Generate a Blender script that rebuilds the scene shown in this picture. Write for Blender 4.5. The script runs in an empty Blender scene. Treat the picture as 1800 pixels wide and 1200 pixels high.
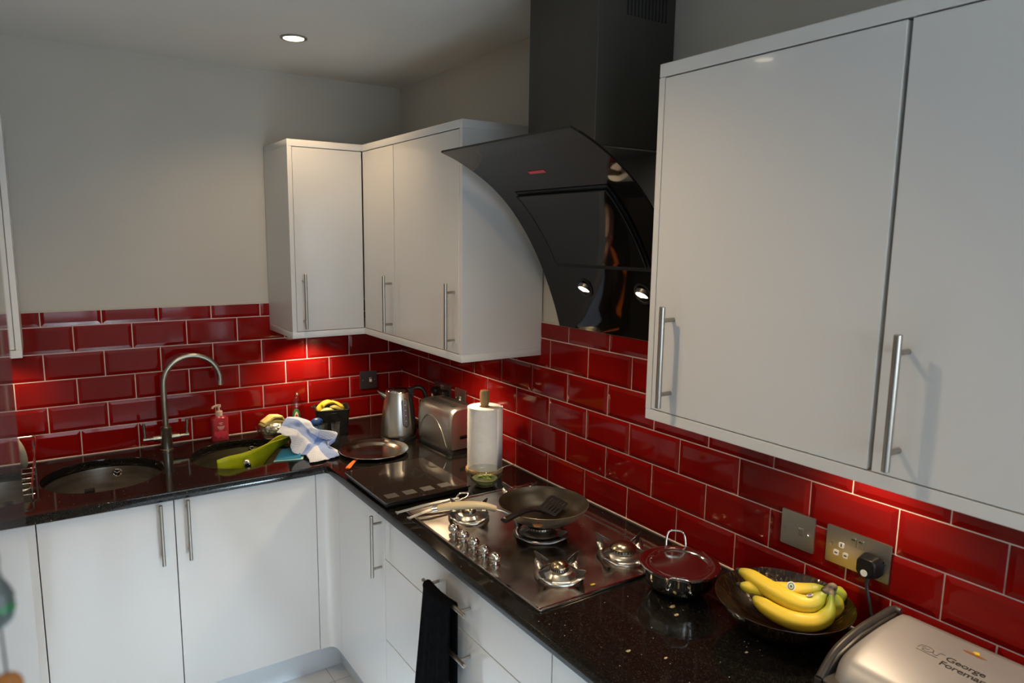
import bpy, bmesh, math, random
from mathutils import Vector, Matrix, noise
random.seed(7)
PI = math.pi
SC = bpy.context.scene
COL = SC.collection

# ------------------------------------------------------------------ camera, light, exposure
def setup_camera():
    cd = bpy.data.cameras.new('camera')
    cd.lens = 24.787; cd.sensor_width = 36; cd.sensor_fit = 'HORIZONTAL'
    cd.shift_x = 0.0163; cd.shift_y = 0.00257; cd.clip_start = 0.02
    o = bpy.data.objects.new('camera', cd); COL.objects.link(o)
    r = Vector((0.83749845, -0.54634109, 0.01038096)); u = Vector((0.07338105, 0.13127223, 0.98862674)); f = r.cross(u) * -1
    f = Vector((0.54149014, 0.82721159, -0.15003137))
    m = Matrix(((r.x, u.x, -f.x, -1.497), (r.y, u.y, -f.y, -3.1282), (r.z, u.z, -f.z, 1.7769), (0, 0, 0, 1)))
    o.matrix_world = m
    cd.dof.use_dof = True; cd.dof.focus_distance = 2.3; cd.dof.aperture_fstop = 6.3
    SC.camera = o
setup_camera()
SC.view_settings.view_transform = 'Standard'; SC.view_settings.look = 'None'
SC.view_settings.gamma = 1; SC.view_settings.use_curve_mapping = False
SC.view_settings.exposure = 0.07
try:
    SC.cycles.max_bounces = 10; SC.cycles.diffuse_bounces = 4; SC.cycles.glossy_bounces = 6
    SC.cycles.transmission_bounces = 8; SC.cycles.sample_clamp_indirect = 4; SC.cycles.caustics_refractive = False; SC.cycles.caustics_reflective = False
    SC.cycles.use_denoising = True
except Exception: pass
w = bpy.data.worlds.new('sky'); SC.world = w; w.use_nodes = True
w.node_tree.nodes['Background'].inputs[0].default_value = (0.80, 0.89, 1.0, 1)
w.node_tree.nodes['Background'].inputs[1].default_value = 5.6
def area(name, loc, target, size, power, color, size_y=None, portal=False, spread=PI):
    l = bpy.data.lights.new(name, 'AREA'); l.energy = power; l.color = color; l.size = size
    if size_y: l.shape = 'RECTANGLE'; l.size_y = size_y
    else: l.shape = 'DISK'
    l.spread = spread
    o = bpy.data.objects.new(name, l); COL.objects.link(o); o.location = loc
    o.rotation_euler = (Vector(target) - Vector(loc)).to_track_quat('-Z', 'Y').to_euler()
    if portal: l.cycles.is_portal = True
    return o
def spot(name, loc, target, power, color, angle=110, blend=.6, radius=.03):
    l = bpy.data.lights.new(name, 'SPOT'); l.energy = power; l.color = color; l.spot_size = math.radians(angle)
    l.spot_blend = blend; l.shadow_soft_size = radius
    o = bpy.data.objects.new(name, l); COL.objects.link(o); o.location = loc
    o.rotation_euler = (Vector(target) - Vector(loc)).to_track_quat('-Z', 'Y').to_euler()
    return o
WARM = (1.0, 0.70, 0.39)
# daylight comes through a window and a glazed door added behind the camera
area('added_window_portal', (-1.07, -4.985, 1.55), (-1.07, 0, 1.55), 1.86, 1, (1, 1, 1), 1.15, portal=True)
area('added_door_portal', (-.005, -4.35, 1.05), (-2, -4.35, 1.05), .9, 1, (1, 1, 1), 2.1, portal=True)
sun = bpy.data.lights.new('sun', 'SUN'); sun.energy = 18.5; sun.angle = math.radians(4); sun.color = (.70, .87, 1.0)
so = bpy.data.objects.new('sun', sun); COL.objects.link(so); so.location = (-1, -8, 6)
so.rotation_euler = Vector((-.06, 1.0, -.49)).to_track_quat('-Z', 'Y').to_euler()
DOWNLIGHTS = [(-0.673, -0.559), (-1.557, -1.32), (-0.95, -1.85), (-1.56, -3.1), (-0.2, -3.6)]  # corner lamp is seen, left one mirrored in a door; the rest added for light
for i, (x, y) in enumerate(DOWNLIGHTS):
    spot('downlight_beam', (x, y, 2.435), (x, y, 0), (12.5, 17, 25, 17, 17)[i], WARM, 140, .9)
UNDER = [(-0.50, -0.13, 15), (-0.225, -0.80, 13), (-0.09, -2.36, 5), (-0.09, -2.88, 3.5), (-1.62, -0.13, 4.5)]
for x, y, p in UNDER:
    spot('cabinet_light_beam', (x, y, 1.349), (x, y, 0), p, (1, .74, .46), 140, .7, .025)
for y in (-1.441, -1.692):
    spot('hood_light_beam', (-0.088, y, 1.616), (-0.40, y, .9), 5, (1, .82, .58), 100, .6, .02)

# ------------------------------------------------------------------ materials
def mat(name, color, rough=.5, metal=0, spec=.5, coat=0, trans=0, ior=1.45, emit=None, es=0, alpha=1, coat_rough=.03, sheen=0):
    m = bpy.data.materials.new(name); m.use_nodes = True
    b = m.node_tree.nodes['Principled BSDF']
    b.inputs['Base Color'].default_value = (*color, 1); b.inputs['Roughness'].default_value = rough
    b.inputs['Metallic'].default_value = metal; b.inputs['Specular IOR Level'].default_value = spec
    b.inputs['Coat Weight'].default_value = coat; b.inputs['Coat Roughness'].default_value = coat_rough
    b.inputs['Transmission Weight'].default_value = trans; b.inputs['IOR'].default_value = ior
    b.inputs['Sheen Weight'].default_value = sheen
    if emit: b.inputs['Emission Color'].default_value = (*emit, 1); b.inputs['Emission Strength'].default_value = es
    return m
def nd(m, t, **kw):
    n = m.node_tree.nodes.new(t)
    for k, v in kw.items():
        if k in n.inputs: n.inputs[k].default_value = v
        else: setattr(n, k, v)
    return n
def lk(m, a, ao, b, bi): m.node_tree.links.new(a.outputs[ao], b.inputs[bi])
def P(m): return m.node_tree.nodes['Principled BSDF']
def noisy(m, c1, c2, scale=8, detail=4, lo=.35, hi=.65, stretch=(1, 1, 1), bump=0, bscale=None, rough=None):
    tc = nd(m, 'ShaderNodeTexCoord'); mp = nd(m, 'ShaderNodeMapping'); mp.inputs['Scale'].default_value = stretch
    lk(m, tc, 'Object', mp, 'Vector')
    n = nd(m, 'ShaderNodeTexNoise', Scale=scale, Detail=detail); lk(m, mp, 'Vector', n, 'Vector')
    r = nd(m, 'ShaderNodeValToRGB'); r.color_ramp.elements[0].position = lo; r.color_ramp.elements[1].position = hi
    r.color_ramp.elements[0].color = (*c1, 1); r.color_ramp.elements[1].color = (*c2, 1)
    lk(m, n, 'Fac', r, 'Fac'); lk(m, r, 'Color', P(m), 'Base Color')
    if bump:
        n2 = nd(m, 'ShaderNodeTexNoise', Scale=bscale or scale, Detail=3); lk(m, mp, 'Vector', n2, 'Vector')
        b = nd(m, 'ShaderNodeBump', Strength=bump, Distance=.002); lk(m, n2, 'Fac', b, 'Height'); lk(m, b, 'Normal', P(m), 'Normal')
    if rough:
        rr = nd(m, 'ShaderNodeMapRange'); rr.inputs['To Min'].default_value = rough[0]; rr.inputs['To Max'].default_value = rough[1]
        lk(m, n, 'Fac', rr, 'Value'); lk(m, rr, 'Result', P(m), 'Roughness')
    return m
M = {}
M['wall'] = noisy(mat('wall paint', (.45, .43, .385), .75, spec=.25), (.52, .50, .46), (.54, .52, .475), 3, bump=.15, bscale=160)
M['ceiling'] = noisy(mat('ceiling paint', (.5, .48, .44), .8, spec=.2), (.66, .645, .61), (.69, .67, .63), 2, bump=.1, bscale=120)
M['gloss'] = mat('gloss white door', (.66, .66, .655), .12, spec=.5, coat=.3)
M['gloss2'] = mat('white carcass board', (.66, .66, .65), .3, spec=.45)
M['seam'] = mat('dark seam', (.05, .045, .04), .8)
M['fridge'] = mat('gloss grey panel', (.13, .135, .14), .04, spec=.55, coat=.3)
M['tile'] = noisy(mat('red glazed tile', (.3, .006, .004), .06, spec=.29), (.17, .0030, .0025), (.215, .0045, .0035), 5, 2)
M['grout'] = noisy(mat('grout', (.62, .50, .42), .8), (.70, .60, .52), (.80, .70, .61), 30)
M['steel'] = mat('brushed steel', (.50, .49, .46), .28, metal=1)
M['satinsteel'] = mat('satin steel casing', (.60, .58, .54), .36, metal=1)
M['handle'] = mat('satin nickel handle', (.42, .40, .36), .32, metal=1)
M['chrome'] = mat('polished chrome', (.72, .70, .66), .09, metal=1)
M['traysteel'] = noisy(mat('worn steel', (.6, .55, .47), .16, metal=1), (.52, .47, .40), (.66, .61, .53), 30, 4, rough=(.10, .24))
M['tapmetal'] = mat('brushed nickel tap', (.42, .40, .34), .3, metal=1)
M['sink'] = noisy(mat('sink steel', (.5, .49, .45), .3, metal=1), (.32, .30, .265), (.44, .41, .36), 6, stretch=(1, 1, 8), rough=(.22, .4))
M['hob'] = noisy(mat('hob steel', (.45, .4, .36), .17, metal=1), (.36, .31, .28), (.58, .53, .48), 9, 5, rough=(.10, .34))
M['black'] = mat('black plastic', (.008, .008, .009), .35, spec=.3)
M['matblack'] = mat('matt black', (.01, .01, .01), .7)
M['hoodglass'] = mat('black glass', (.004, .004, .004), .04, spec=.42)
M['chimney'] = noisy(mat('dark hood metal', (.05, .048, .044), .42, spec=.4, metal=.3), (.055, .053, .046), (.085, .080, .068), 3, 5, stretch=(1, 1, .5), rough=(.35, .55))
M['boardglass'] = mat('black board glass', (.02, .017, .015), .08, spec=.6, coat=.4)
M['boardsq'] = mat('grey board print', (.065, .062, .058), .3)
def thin_glass(name, tint, boost=1.0):
    m = mat(name, tint, .03); nt = m.node_tree; out = nt.nodes['Material Output']
    tr = nd(m, 'ShaderNodeBsdfTransparent'); tr.inputs[0].default_value = (*tint, 1); gl = nd(m, 'ShaderNodeBsdfGlossy'); gl.inputs['Roughness'].default_value = .02
    fr = nd(m, 'ShaderNodeLayerWeight', Blend=.5); pw = nd(m, 'ShaderNodeMath', operation='POWER'); pw.inputs[1].default_value = 4.0; lk(m, fr, 'Facing', pw, 0)
    mu = nd(m, 'ShaderNodeMath', operation='MULTIPLY_ADD'); mu.inputs[1].default_value = .75 * boost; mu.inputs[2].default_value = .045 * boost; mu.use_clamp = True; lk(m, pw, 0, mu, 0)
    mx = nd(m, 'ShaderNodeMixShader'); lk(m, mu, 0, mx, 0); lk(m, tr, 0, mx, 1); lk(m, gl, 0, mx, 2); lk(m, mx, 0, out, 'Surface')
    return m
M['glass'] = thin_glass('clear glass', (.90, .93, .92), 1.3)
M['pane'] = thin_glass('window glass', (.96, .98, .98))
M['emit'] = mat('lamp lens', (1, 1, 1), .4, emit=(1, .86, .62), es=14)
M['emitsoft'] = mat('diffused lamp lens', (1, 1, 1), .4, emit=(1, .82, .58), es=4)
M['ring'] = mat('lamp ring', (.35, .34, .32), .3, metal=1)
M['red'] = mat('red display', (.45, .03, .04), .3, emit=(.6, .05, .08), es=.12)
M['cream'] = mat('cream handle plastic', (.62, .50, .30), .4)
M['pan_out'] = noisy(mat('bronze pan outside', (.26, .20, .13), .38, metal=.6), (.19, .15, .10), (.27, .22, .15), 12)
M['pan_in'] = noisy(mat('pan coating', (.03, .02, .012), .38, spec=.25), (.009, .006, .004), (.026, .018, .010), 14)
M['burner'] = noisy(mat('burner cap', (.36, .28, .17), .2, metal=1), (.30, .23, .14), (.42, .34, .22), 20)
M['gunmetal'] = mat('dark burner support', (.22, .22, .23), .3, metal=1)
M['paper'] = noisy(mat('kitchen paper', (.80, .80, .80), .95, spec=.1), (.88, .88, .87), (.92, .92, .91), 40, bump=.6, bscale=180)
M['wood'] = noisy(mat('bamboo', (.42, .26, .10), .5), (.34, .20, .08), (.50, .33, .14), 10, stretch=(6, 6, 1))
M['banana'] = mat('banana skin', (.8, .6, .05), .42)
M['stem'] = noisy(mat('banana crown', (.12, .09, .06), .8), (.05, .04, .03), (.28, .22, .14), 60)
M['bananatip'] = mat('banana tip', (.03, .025, .015), .8)
M['sticker'] = mat('sticker white', (.75, .76, .74), .4)
M['stickerg'] = mat('sticker green', (.06, .16, .12), .4)
M['purple'] = mat('sticker purple', (.16, .10, .35), .4)
M['lime'] = mat('lime green plastic', (.46, .52, .012), .38, trans=0)
M['yellow'] = noisy(mat('sponge yellow', (.82, .66, .22), .95), (.74, .58, .18), (.88, .74, .30), 50, bump=.8, bscale=120)
M['scour'] = noisy(mat('steel wool', (.4, .39, .35), .45, metal=.9), (.12, .12, .10), (.75, .73, .66), 90, bump=1, bscale=160)
M['bluespo'] = mat('blue cloth sponge', (.035, .28, .48), .6)
M['teal'] = mat('pale teal edge', (.30, .62, .60), .6)
M['bluedark'] = mat('dark blue plastic', (.012, .06, .22), .35)
M['bluelight'] = mat('light blue plastic', (.12, .38, .65), .35)
M['orange'] = mat('orange plastic', (.85, .19, .02), .4)
M['pinkliq'] = mat('pink soap', (.55, .05, .07), .12, trans=.35, spec=.5)
M['pinklab'] = mat('dark pink petals', (.48, .03, .06), .4)
M['pinkpale'] = mat('cream pump', (.62, .46, .36), .35)
M['palewhite'] = mat('pale print', (.75, .6, .55), .4)
M['liquid'] = mat('blue liquid', (.02, .06, .25), .1, trans=.3)
M['labelg'] = mat('green label', (.03, .16, .05), .4)
M['labelr'] = mat('red label', (.45, .03, .02), .4)
M['labelw'] = mat('cream label', (.75, .68, .5), .4)
M['basket'] = noisy(mat('black woven plastic', (.012, .010, .009), .5, spec=.2), (.008, .007, .006), (.022, .018, .015), 40, bump=.6, bscale=90)
M['peelyellow'] = noisy(mat('yellow peel', (.8, .55, .04), .5), (.70, .48, .03), (.85, .62, .06), 15)
M['peelgreen'] = noisy(mat('browned peel', (.16, .12, .03), .6), (.07, .05, .015), (.30, .26, .05), 25)
M['peelpale'] = mat('pale onion', (.55, .50, .22), .45)
M['towel'] = noisy(mat('black towel', (.004, .005, .006), 1, spec=.05), (.002, .0025, .0035), (.0055, .006, .0075), 60, bump=1, bscale=220)
M['grill'] = noisy(mat('silver grill lid', (.46, .46, .47), .42, metal=.35), (.35, .355, .37), (.40, .405, .42), 3)
M['grilldark'] = mat('dark grill rim', (.04, .038, .037), .4)
M['ink'] = mat('black ink', (.02, .02, .02), .5)
M['stain'] = mat('brown stain', (.30, .11, .03), .6)
M['flake'] = noisy(mat('onion flake', (.6, .48, .26), .6), (.42, .32, .16), (.70, .60, .36), 80)
M['plate'] = mat('cream plate', (.50, .46, .36), .3)
M['cable'] = mat('grey cable', (.03, .032, .036), .5)
M['skirt'] = mat('white plinth', (.70, .75, .80), .3)
M['greenglass'] = mat('green glass', (.05, .30, .12), .08, trans=.5)
M['smokeglass'] = mat('smoky glass bead', (.12, .15, .15), .12, trans=.4)
M['amber'] = mat('amber glass', (.55, .22, .06), .1, trans=.4)
M['brass'] = mat('dark brass', (.10, .075, .06), .4, metal=.6)
M['herb'] = noisy(mat('green herb', (.20, .26, .03), .5), (.12, .18, .02), (.38, .42, .07), 30)
M['broth'] = mat('pale green broth', (.55, .60, .28), .08, trans=.75, ior=1.33)
M['whiteins'] = mat('white insert', (.75, .75, .73), .35)
M['socketmetal'] = mat('satin steel plate', (.46, .44, .39), .28, metal=.95)
M['socketdark'] = mat('pewter plate', (.13, .125, .14), .35, metal=.8)
M['doorframe'] = mat('white door frame', (.7, .7, .7), .4)

def granite():
    m = mat('black speckled granite', (.006, .006, .006), .08, spec=.38)
    tc = nd(m, 'ShaderNodeTexCoord')
    v = nd(m, 'ShaderNodeTexVoronoi', Scale=75.0); lk(m, tc, 'Object', v, 'Vector')
    r = nd(m, 'ShaderNodeValToRGB'); r.color_ramp.elements[0].position = .055; r.color_ramp.elements[1].position = .085
    r.color_ramp.elements[0].color = (1, 1, 1, 1); r.color_ramp.elements[1].color = (0, 0, 0, 1)
    lk(m, v, 'Distance', r, 'Fac')
    sep = nd(m, 'ShaderNodeSeparateColor'); lk(m, v, 'Color', sep, 'Color')
    gt = nd(m, 'ShaderNodeMath', operation='GREATER_THAN'); gt.inputs[1].default_value = .80; lk(m, sep, 'Red', gt, 0)
    mu = nd(m, 'ShaderNodeMath', operation='MULTIPLY'); lk(m, r, 'Color', mu, 0); lk(m, gt, 'Value', mu, 1)
    n = nd(m, 'ShaderNodeTexNoise', Scale=350.0, Detail=2); lk(m, tc, 'Object', n, 'Vector')
    r2 = nd(m, 'ShaderNodeValToRGB'); r2.color_ramp.elements[0].position = .5; r2.color_ramp.elements[1].position = .75
    r2.color_ramp.elements[0].color = (.005, .005, .005, 1); r2.color_ramp.elements[1].color = (.035, .030, .024, 1); lk(m, n, 'Fac', r2, 'Fac')
    mx = nd(m, 'ShaderNodeMix', data_type='RGBA'); lk(m, mu, 'Value', mx, 0)
    lk(m, r2, 'Color', mx, 6); mx.inputs[7].default_value = (.75, .68, .58, 1); lk(m, mx, 2, P(m), 'Base Color')
    return m
M['granite'] = granite()
def floor_mat():
    m = mat('white gloss floor tile', (.7, .71, .73), .1, spec=.5)
    tc = nd(m, 'ShaderNodeTexCoord'); b = nd(m, 'ShaderNodeTexBrick', Scale=1.0); b.offset = 0
    b.inputs['Color1'].default_value = (.70, .71, .73, 1); b.inputs['Color2'].default_value = (.67, .68, .70, 1); b.inputs['Mortar'].default_value = (.45, .46, .47, 1)
    b.inputs['Brick Width'].default_value = .6; b.inputs['Row Height'].default_value = .6; b.inputs['Mortar Size'].default_value = .002
    lk(m, tc, 'Object', b, 'Vector'); lk(m, b, 'Color', P(m), 'Base Color'); return m
M['floor'] = floor_mat()
def banana_mat():
    m = M['banana']; at = nd(m, 'ShaderNodeAttribute', attribute_name='tcoord'); r = nd(m, 'ShaderNodeValToRGB')
    e = r.color_ramp.elements; e[0].position = 0; e[0].color = (.30, .36, .05, 1); e[1].position = 1; e[1].color = (.17, .27, .03, 1)
    for p, c in ((.07, (.55, .48, .05)), (.16, (.80, .60, .05)), (.62, (.80, .60, .055)), (.82, (.42, .44, .05))):
        x = e.new(p); x.color = (*c, 1)
    lk(m, at, 'Fac', r, 'Fac')
    tc = nd(m, 'ShaderNodeTexCoord'); n = nd(m, 'ShaderNodeTexNoise', Scale=55.0, Detail=4); lk(m, tc, 'Object', n, 'Vector')
    r2 = nd(m, 'ShaderNodeValToRGB'); r2.color_ramp.elements[0].position = .70; r2.color_ramp.elements[1].position = .76
    lk(m, n, 'Fac', r2, 'Fac')
    mx = nd(m, 'ShaderNodeMix', data_type='RGBA'); lk(m, r2, 'Color', mx, 0); lk(m, r, 'Color', mx, 6); mx.inputs[7].default_value = (.28, .17, .04, 1)
    lk(m, mx, 2, P(m), 'Base Color')
banana_mat()
def bowl_mat():
    m = mat('amber dark glass', (.05, .03, .012), .14, spec=.6, coat=.3)
    tc = nd(m, 'ShaderNodeTexCoord'); sp = nd(m, 'ShaderNodeSeparateXYZ'); lk(m, tc, 'Object', sp, 'Vector')
    at = nd(m, 'ShaderNodeMath', operation='ARCTAN2'); lk(m, sp, 'Y', at, 0); lk(m, sp, 'X', at, 1)
    cb = nd(m, 'ShaderNodeCombineXYZ'); mu = nd(m, 'ShaderNodeMath', operation='MULTIPLY'); mu.inputs[1].default_value = 22.0; lk(m, at, 0, mu, 0); lk(m, mu, 0, cb, 'X')
    mz = nd(m, 'ShaderNodeMath', operation='MULTIPLY'); mz.inputs[1].default_value = 45.0; lk(m, sp, 'Z', mz, 0); lk(m, mz, 0, cb, 'Y')
    n = nd(m, 'ShaderNodeTexNoise', Scale=1.6, Detail=4); lk(m, cb, 'Vector', n, 'Vector')
    r = nd(m, 'ShaderNodeValToRGB'); e = r.color_ramp.elements; e[0].position = .5; e[0].color = (.006, .003, .002, 1); e[1].position = .78; e[1].color = (.12, .06, .014, 1)
    lk(m, n, 'Fac', r, 'Fac'); lk(m, r, 'Color', P(m), 'Base Color')
    b = nd(m, 'ShaderNodeBump', Strength=.5, Distance=.003); lk(m, n, 'Fac', b, 'Height'); lk(m, b, 'Normal', P(m), 'Normal')
    return m
M['bowl'] = bowl_mat()
def cloth_mat():
    m = mat('blue and white checked cloth', (.7, .75, .85), .9, spec=.15, sheen=.2)
    uv = nd(m, 'ShaderNodeUVMap'); sp = nd(m, 'ShaderNodeSeparateXYZ'); lk(m, uv, 'UV', sp, 'Vector')
    def band(axis, lo, hi):
        a = nd(m, 'ShaderNodeMath', operation='GREATER_THAN'); a.inputs[1].default_value = lo; lk(m, sp, axis, a, 0)
        b = nd(m, 'ShaderNodeMath', operation='LESS_THAN'); b.inputs[1].default_value = hi; lk(m, sp, axis, b, 0)
        c = nd(m, 'ShaderNodeMath', operation='MULTIPLY'); lk(m, a, 0, c, 0); lk(m, b, 0, c, 1); return c
    b1 = band('Y', .30, .58); b2 = band('X', .74, .90)
    ad = nd(m, 'ShaderNodeMath', operation='ADD'); lk(m, b1, 0, ad, 0); lk(m, b2, 0, ad, 1)
    ck = nd(m, 'ShaderNodeTexChecker', Scale=52.0); lk(m, uv, 'UV', ck, 'Vector')
    sc = nd(m, 'ShaderNodeMath', operation='MULTIPLY'); sc.inputs[1].default_value = .5; lk(m, ad, 0, sc, 0)
    r = nd(m, 'ShaderNodeValToRGB'); e = r.color_ramp.elements; e[0].color = (.72, .76, .82, 1); e[1].color = (.10, .20, .50, 1)
    x = e.new(.5); x.color = (.27, .38, .66, 1); lk(m, sc, 0, r, 'Fac')
    mx = nd(m, 'ShaderNodeMix', data_type='RGBA', blend_type='MULTIPLY'); mx.inputs[0].default_value = .6
    r3 = nd(m, 'ShaderNodeValToRGB'); r3.color_ramp.elements[0].color = (.45, .56, .82, 1); r3.color_ramp.elements[1].color = (1, 1, 1, 1)
    lk(m, ck, 'Fac', r3, 'Fac'); lk(m, r, 'Color', mx, 6); lk(m, r3, 'Color', mx, 7); lk(m, mx, 2, P(m), 'Base Color')
    return m
M['cloth'] = cloth_mat()

# ------------------------------------------------------------------ object helpers
INV = {}
def thing(name, label, cat, loc=(0, 0, 0), rotz=0, group=None):
    o = bpy.data.objects.new(name, None); COL.objects.link(o); o.location = loc; o.rotation_euler = (0, 0, rotz); o.empty_display_size = .02
    o['label'] = label; o['category'] = cat
    if group: o['group'] = group
    INV[o.name] = (Matrix.Translation(loc) @ Matrix.Rotation(rotz, 4, 'Z')).inverted()
    return o
def root(o):
    while o.parent: o = o.parent
    return o
def obj(name, bm, m, parent=None, smooth=False, world=False, bevel=0, label=None, segs=2, subsurf=0, solid=0):
    bmesh.ops.recalc_face_normals(bm, faces=bm.faces[:])
    if world and parent: bm.transform(INV[root(parent).name])
    me = bpy.data.meshes.new(name); bm.to_mesh(me); bm.free()
    o = bpy.data.objects.new(name, me); COL.objects.link(o)
    for mm in (m if isinstance(m, (list, tuple)) else [m]): me.materials.append(M[mm] if isinstance(mm, str) else mm)
    if smooth:
        me.polygons.foreach_set('use_smooth', [True] * len(me.polygons))
        if smooth != 'all':
            me.set_sharp_from_angle(angle=math.radians(smooth if smooth is not True else 40))
    if parent: o.parent = parent
    if solid:
        s = o.modifiers.new('solid', 'SOLIDIFY'); s.thickness = solid; s.offset = 0
    if bevel:
        b = o.modifiers.new('bevel', 'BEVEL'); b.width = bevel; b.segments = segs; b.limit_method = 'ANGLE'; b.angle_limit = math.radians(40)
    if subsurf:
        b = o.modifiers.new('sub', 'SUBSURF'); b.levels = subsurf; b.render_levels = subsurf
    if label: o['label'] = label
    return o
def tag(o, label, cat, group=None):
    o['label'] = label; o['category'] = cat
    if group: o['group'] = group
    return o
def struct(o, label=None):
    o['kind'] = 'structure'
    if label: o['label'] = label
    return o
def B(): return bmesh.new()
def box(bm, x0, x1, y0, y1, z0, z1, mi=0):
    v = [bm.verts.new(p) for p in ((x0, y0, z0), (x1, y0, z0), (x1, y1, z0), (x0, y1, z0), (x0, y0, z1), (x1, y0, z1), (x1, y1, z1), (x0, y1, z1))]
    for f in ((0, 3, 2, 1), (4, 5, 6, 7), (0, 1, 5, 4), (1, 2, 6, 5), (2, 3, 7, 6), (3, 0, 4, 7)):
        bm.faces.new([v[i] for i in f]).material_index = mi
    return bm
def frames(pts, closed=False):
    pts = [Vector(p) for p in pts]; n = len(pts); T = []
    for i in range(n):
        if closed: t = pts[(i + 1) % n] - pts[i - 1]
        elif i == 0: t = pts[1] - pts[0]
        elif i == n - 1: t = pts[-1] - pts[-2]
        else: t = (pts[i + 1] - pts[i]).normalized() + (pts[i] - pts[i - 1]).normalized()
        T.append(t.normalized())
    a = Vector((0, 0, 1)) if abs(T[0].z) < .9 else Vector((1, 0, 0))
    N = [(a - T[0] * a.dot(T[0])).normalized()]
    for i in range(1, n):
        v = N[-1] - T[i] * N[-1].dot(T[i]); N.append(v.normalized())
    return pts, T, N
def tube(bm, pts, r, seg=12, closed=False, caps=True, sx=1, sy=1, mi=0):
    pts, T, N = frames(pts, closed); n = len(pts); rings = []
    for i in range(n):
        rr = r[i] if isinstance(r, (list, tuple)) else r
        b = T[i].cross(N[i]); ring = []
        for k in range(seg):
            a = 2 * PI * k / seg
            ring.append(bm.verts.new(pts[i] + N[i] * math.cos(a) * rr * sx + b * math.sin(a) * rr * sy))
        rings.append(ring)
    for i in range(n if closed else n - 1):
        A, Bq = rings[i], rings[(i + 1) % n]
        for k in range(seg): bm.faces.new((A[k], A[(k + 1) % seg], Bq[(k + 1) % seg], Bq[k])).material_index = mi
    if caps and not closed:
        bm.faces.new(rings[0][::-1]).material_index = mi; bm.faces.new(rings[-1]).material_index = mi
    return rings
def lathe(bm, prof, seg=40, c=(0, 0, 0), ex=1, ey=1, mi=0):
    rings = []
    for r, z in prof:
        if r < 1e-5: rings.append([bm.verts.new((c[0], c[1], c[2] + z))])
        else: rings.append([bm.verts.new((c[0] + r * ex * math.cos(2 * PI * k / seg), c[1] + r * ey * math.sin(2 * PI * k / seg), c[2] + z)) for k in range(seg)])
    for A, Bq in zip(rings, rings[1:]):
        for k in range(seg):
            k2 = (k + 1) % seg
            if len(A) == 1 and len(Bq) == 1: continue
            if len(A) == 1: f = (A[0], Bq[k2], Bq[k])
            elif len(Bq) == 1: f = (A[k], A[k2], Bq[0])
            else: f = (A[k], A[k2], Bq[k2], Bq[k])
            bm.faces.new(f).material_index = mi
    return bm
def catmull(pts, n=6):
    pts = [Vector(p) for p in pts]; q = [pts[0] * 2 - pts[1]] + pts + [pts[-1] * 2 - pts[-2]]; out = []
    for i in range(1, len(q) - 2):
        for k in range(n):
            t = k / n; a, b, c, d = q[i - 1:i + 3]
            out.append(.5 * ((2 * b) + (c - a) * t + (2 * a - 5 * b + 4 * c - d) * t * t + (3 * b - a - 3 * c + d) * t ** 3))
    out.append(pts[-1]); return out
def plate_bm(loops, z0, z1):
    """flat shape with holes (2D loops, the first the outline), filled and thickened"""
    cu = bpy.data.curves.new('tmp', 'CURVE'); cu.dimensions = '2D'; cu.fill_mode = 'BOTH'; cu.extrude = (z1 - z0) / 2
    for lp in loops:
        s = cu.splines.new('POLY'); s.points.add(len(lp) - 1); s.use_cyclic_u = True
        for p, q in zip(s.points, lp): p.co = (q[0], q[1], 0, 1)
    ob = bpy.data.objects.new('tmp', cu); COL.objects.link(ob)
    me = bpy.data.meshes.new_from_object(ob.evaluated_get(bpy.context.evaluated_depsgraph_get()))
    bm = B(); bm.from_mesh(me); bmesh.ops.remove_doubles(bm, verts=bm.verts, dist=1e-5)
    bmesh.ops.translate(bm, verts=bm.verts, vec=(0, 0, (z0 + z1) / 2))
    bpy.data.objects.remove(ob); bpy.data.curves.remove(cu); bpy.data.meshes.remove(me); return bm
def text_bm(s, size, depth=.0004, spacing=1, xs=1):
    cu = bpy.data.curves.new('tmp', 'FONT'); cu.body = s; cu.size = size; cu.extrude = depth; cu.space_character = spacing
    ob = bpy.data.objects.new('tmp', cu); COL.objects.link(ob)
    me = bpy.data.meshes.new_from_object(ob.evaluated_get(bpy.context.evaluated_depsgraph_get()))
    bm = B(); bm.from_mesh(me); bpy.data.objects.remove(ob); bpy.data.curves.remove(cu); bpy.data.meshes.remove(me)
    bmesh.ops.scale(bm, verts=bm.verts, vec=(xs, 1, 1)); return bm
def circ(cx, cy, r, n=48): return [(cx + r * math.cos(2 * PI * k / n), cy + r * math.sin(2 * PI * k / n)) for k in range(n)]
def rrect(cx, cy, w, h, r, n=5):
    out = []
    for sx, sy, a0 in ((1, 1, 0), (-1, 1, 90), (-1, -1, 180), (1, -1, 270)):
        for k in range(n + 1):
            a = math.radians(a0 + 90 * k / n); out.append((cx + sx * (w / 2 - r) + r * math.cos(a), cy + sy * (h / 2 - r) + r * math.sin(a)))
    return out
def xform(bm, m): bm.transform(m); return bm
def basis(o, ux, uy, uz=None):
    ux = Vector(ux).normalized(); uy = Vector(uy); uy = (uy - ux * uy.dot(ux)).normalized(); uz = ux.cross(uy)
    return Matrix(((ux.x, uy.x, uz.x, o[0]), (ux.y, uy.y, uz.y, o[1]), (ux.z, uy.z, uz.z, o[2]), (0, 0, 0, 1)))
def blob(bm, c, r, sc=(1, 1, 1), amp=0, freq=20, sub=3, mi=0):
    res = bmesh.ops.create_icosphere(bm, subdivisions=sub, radius=1)
    for v in res['verts']:
        n = v.co.normalized(); d = 1 + amp * noise.noise(n * freq / 10 + Vector(c) * 31)
        v.co = Vector(c) + Vector((n.x * sc[0], n.y * sc[1], n.z * sc[2])) * r * d
    return bm

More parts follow.
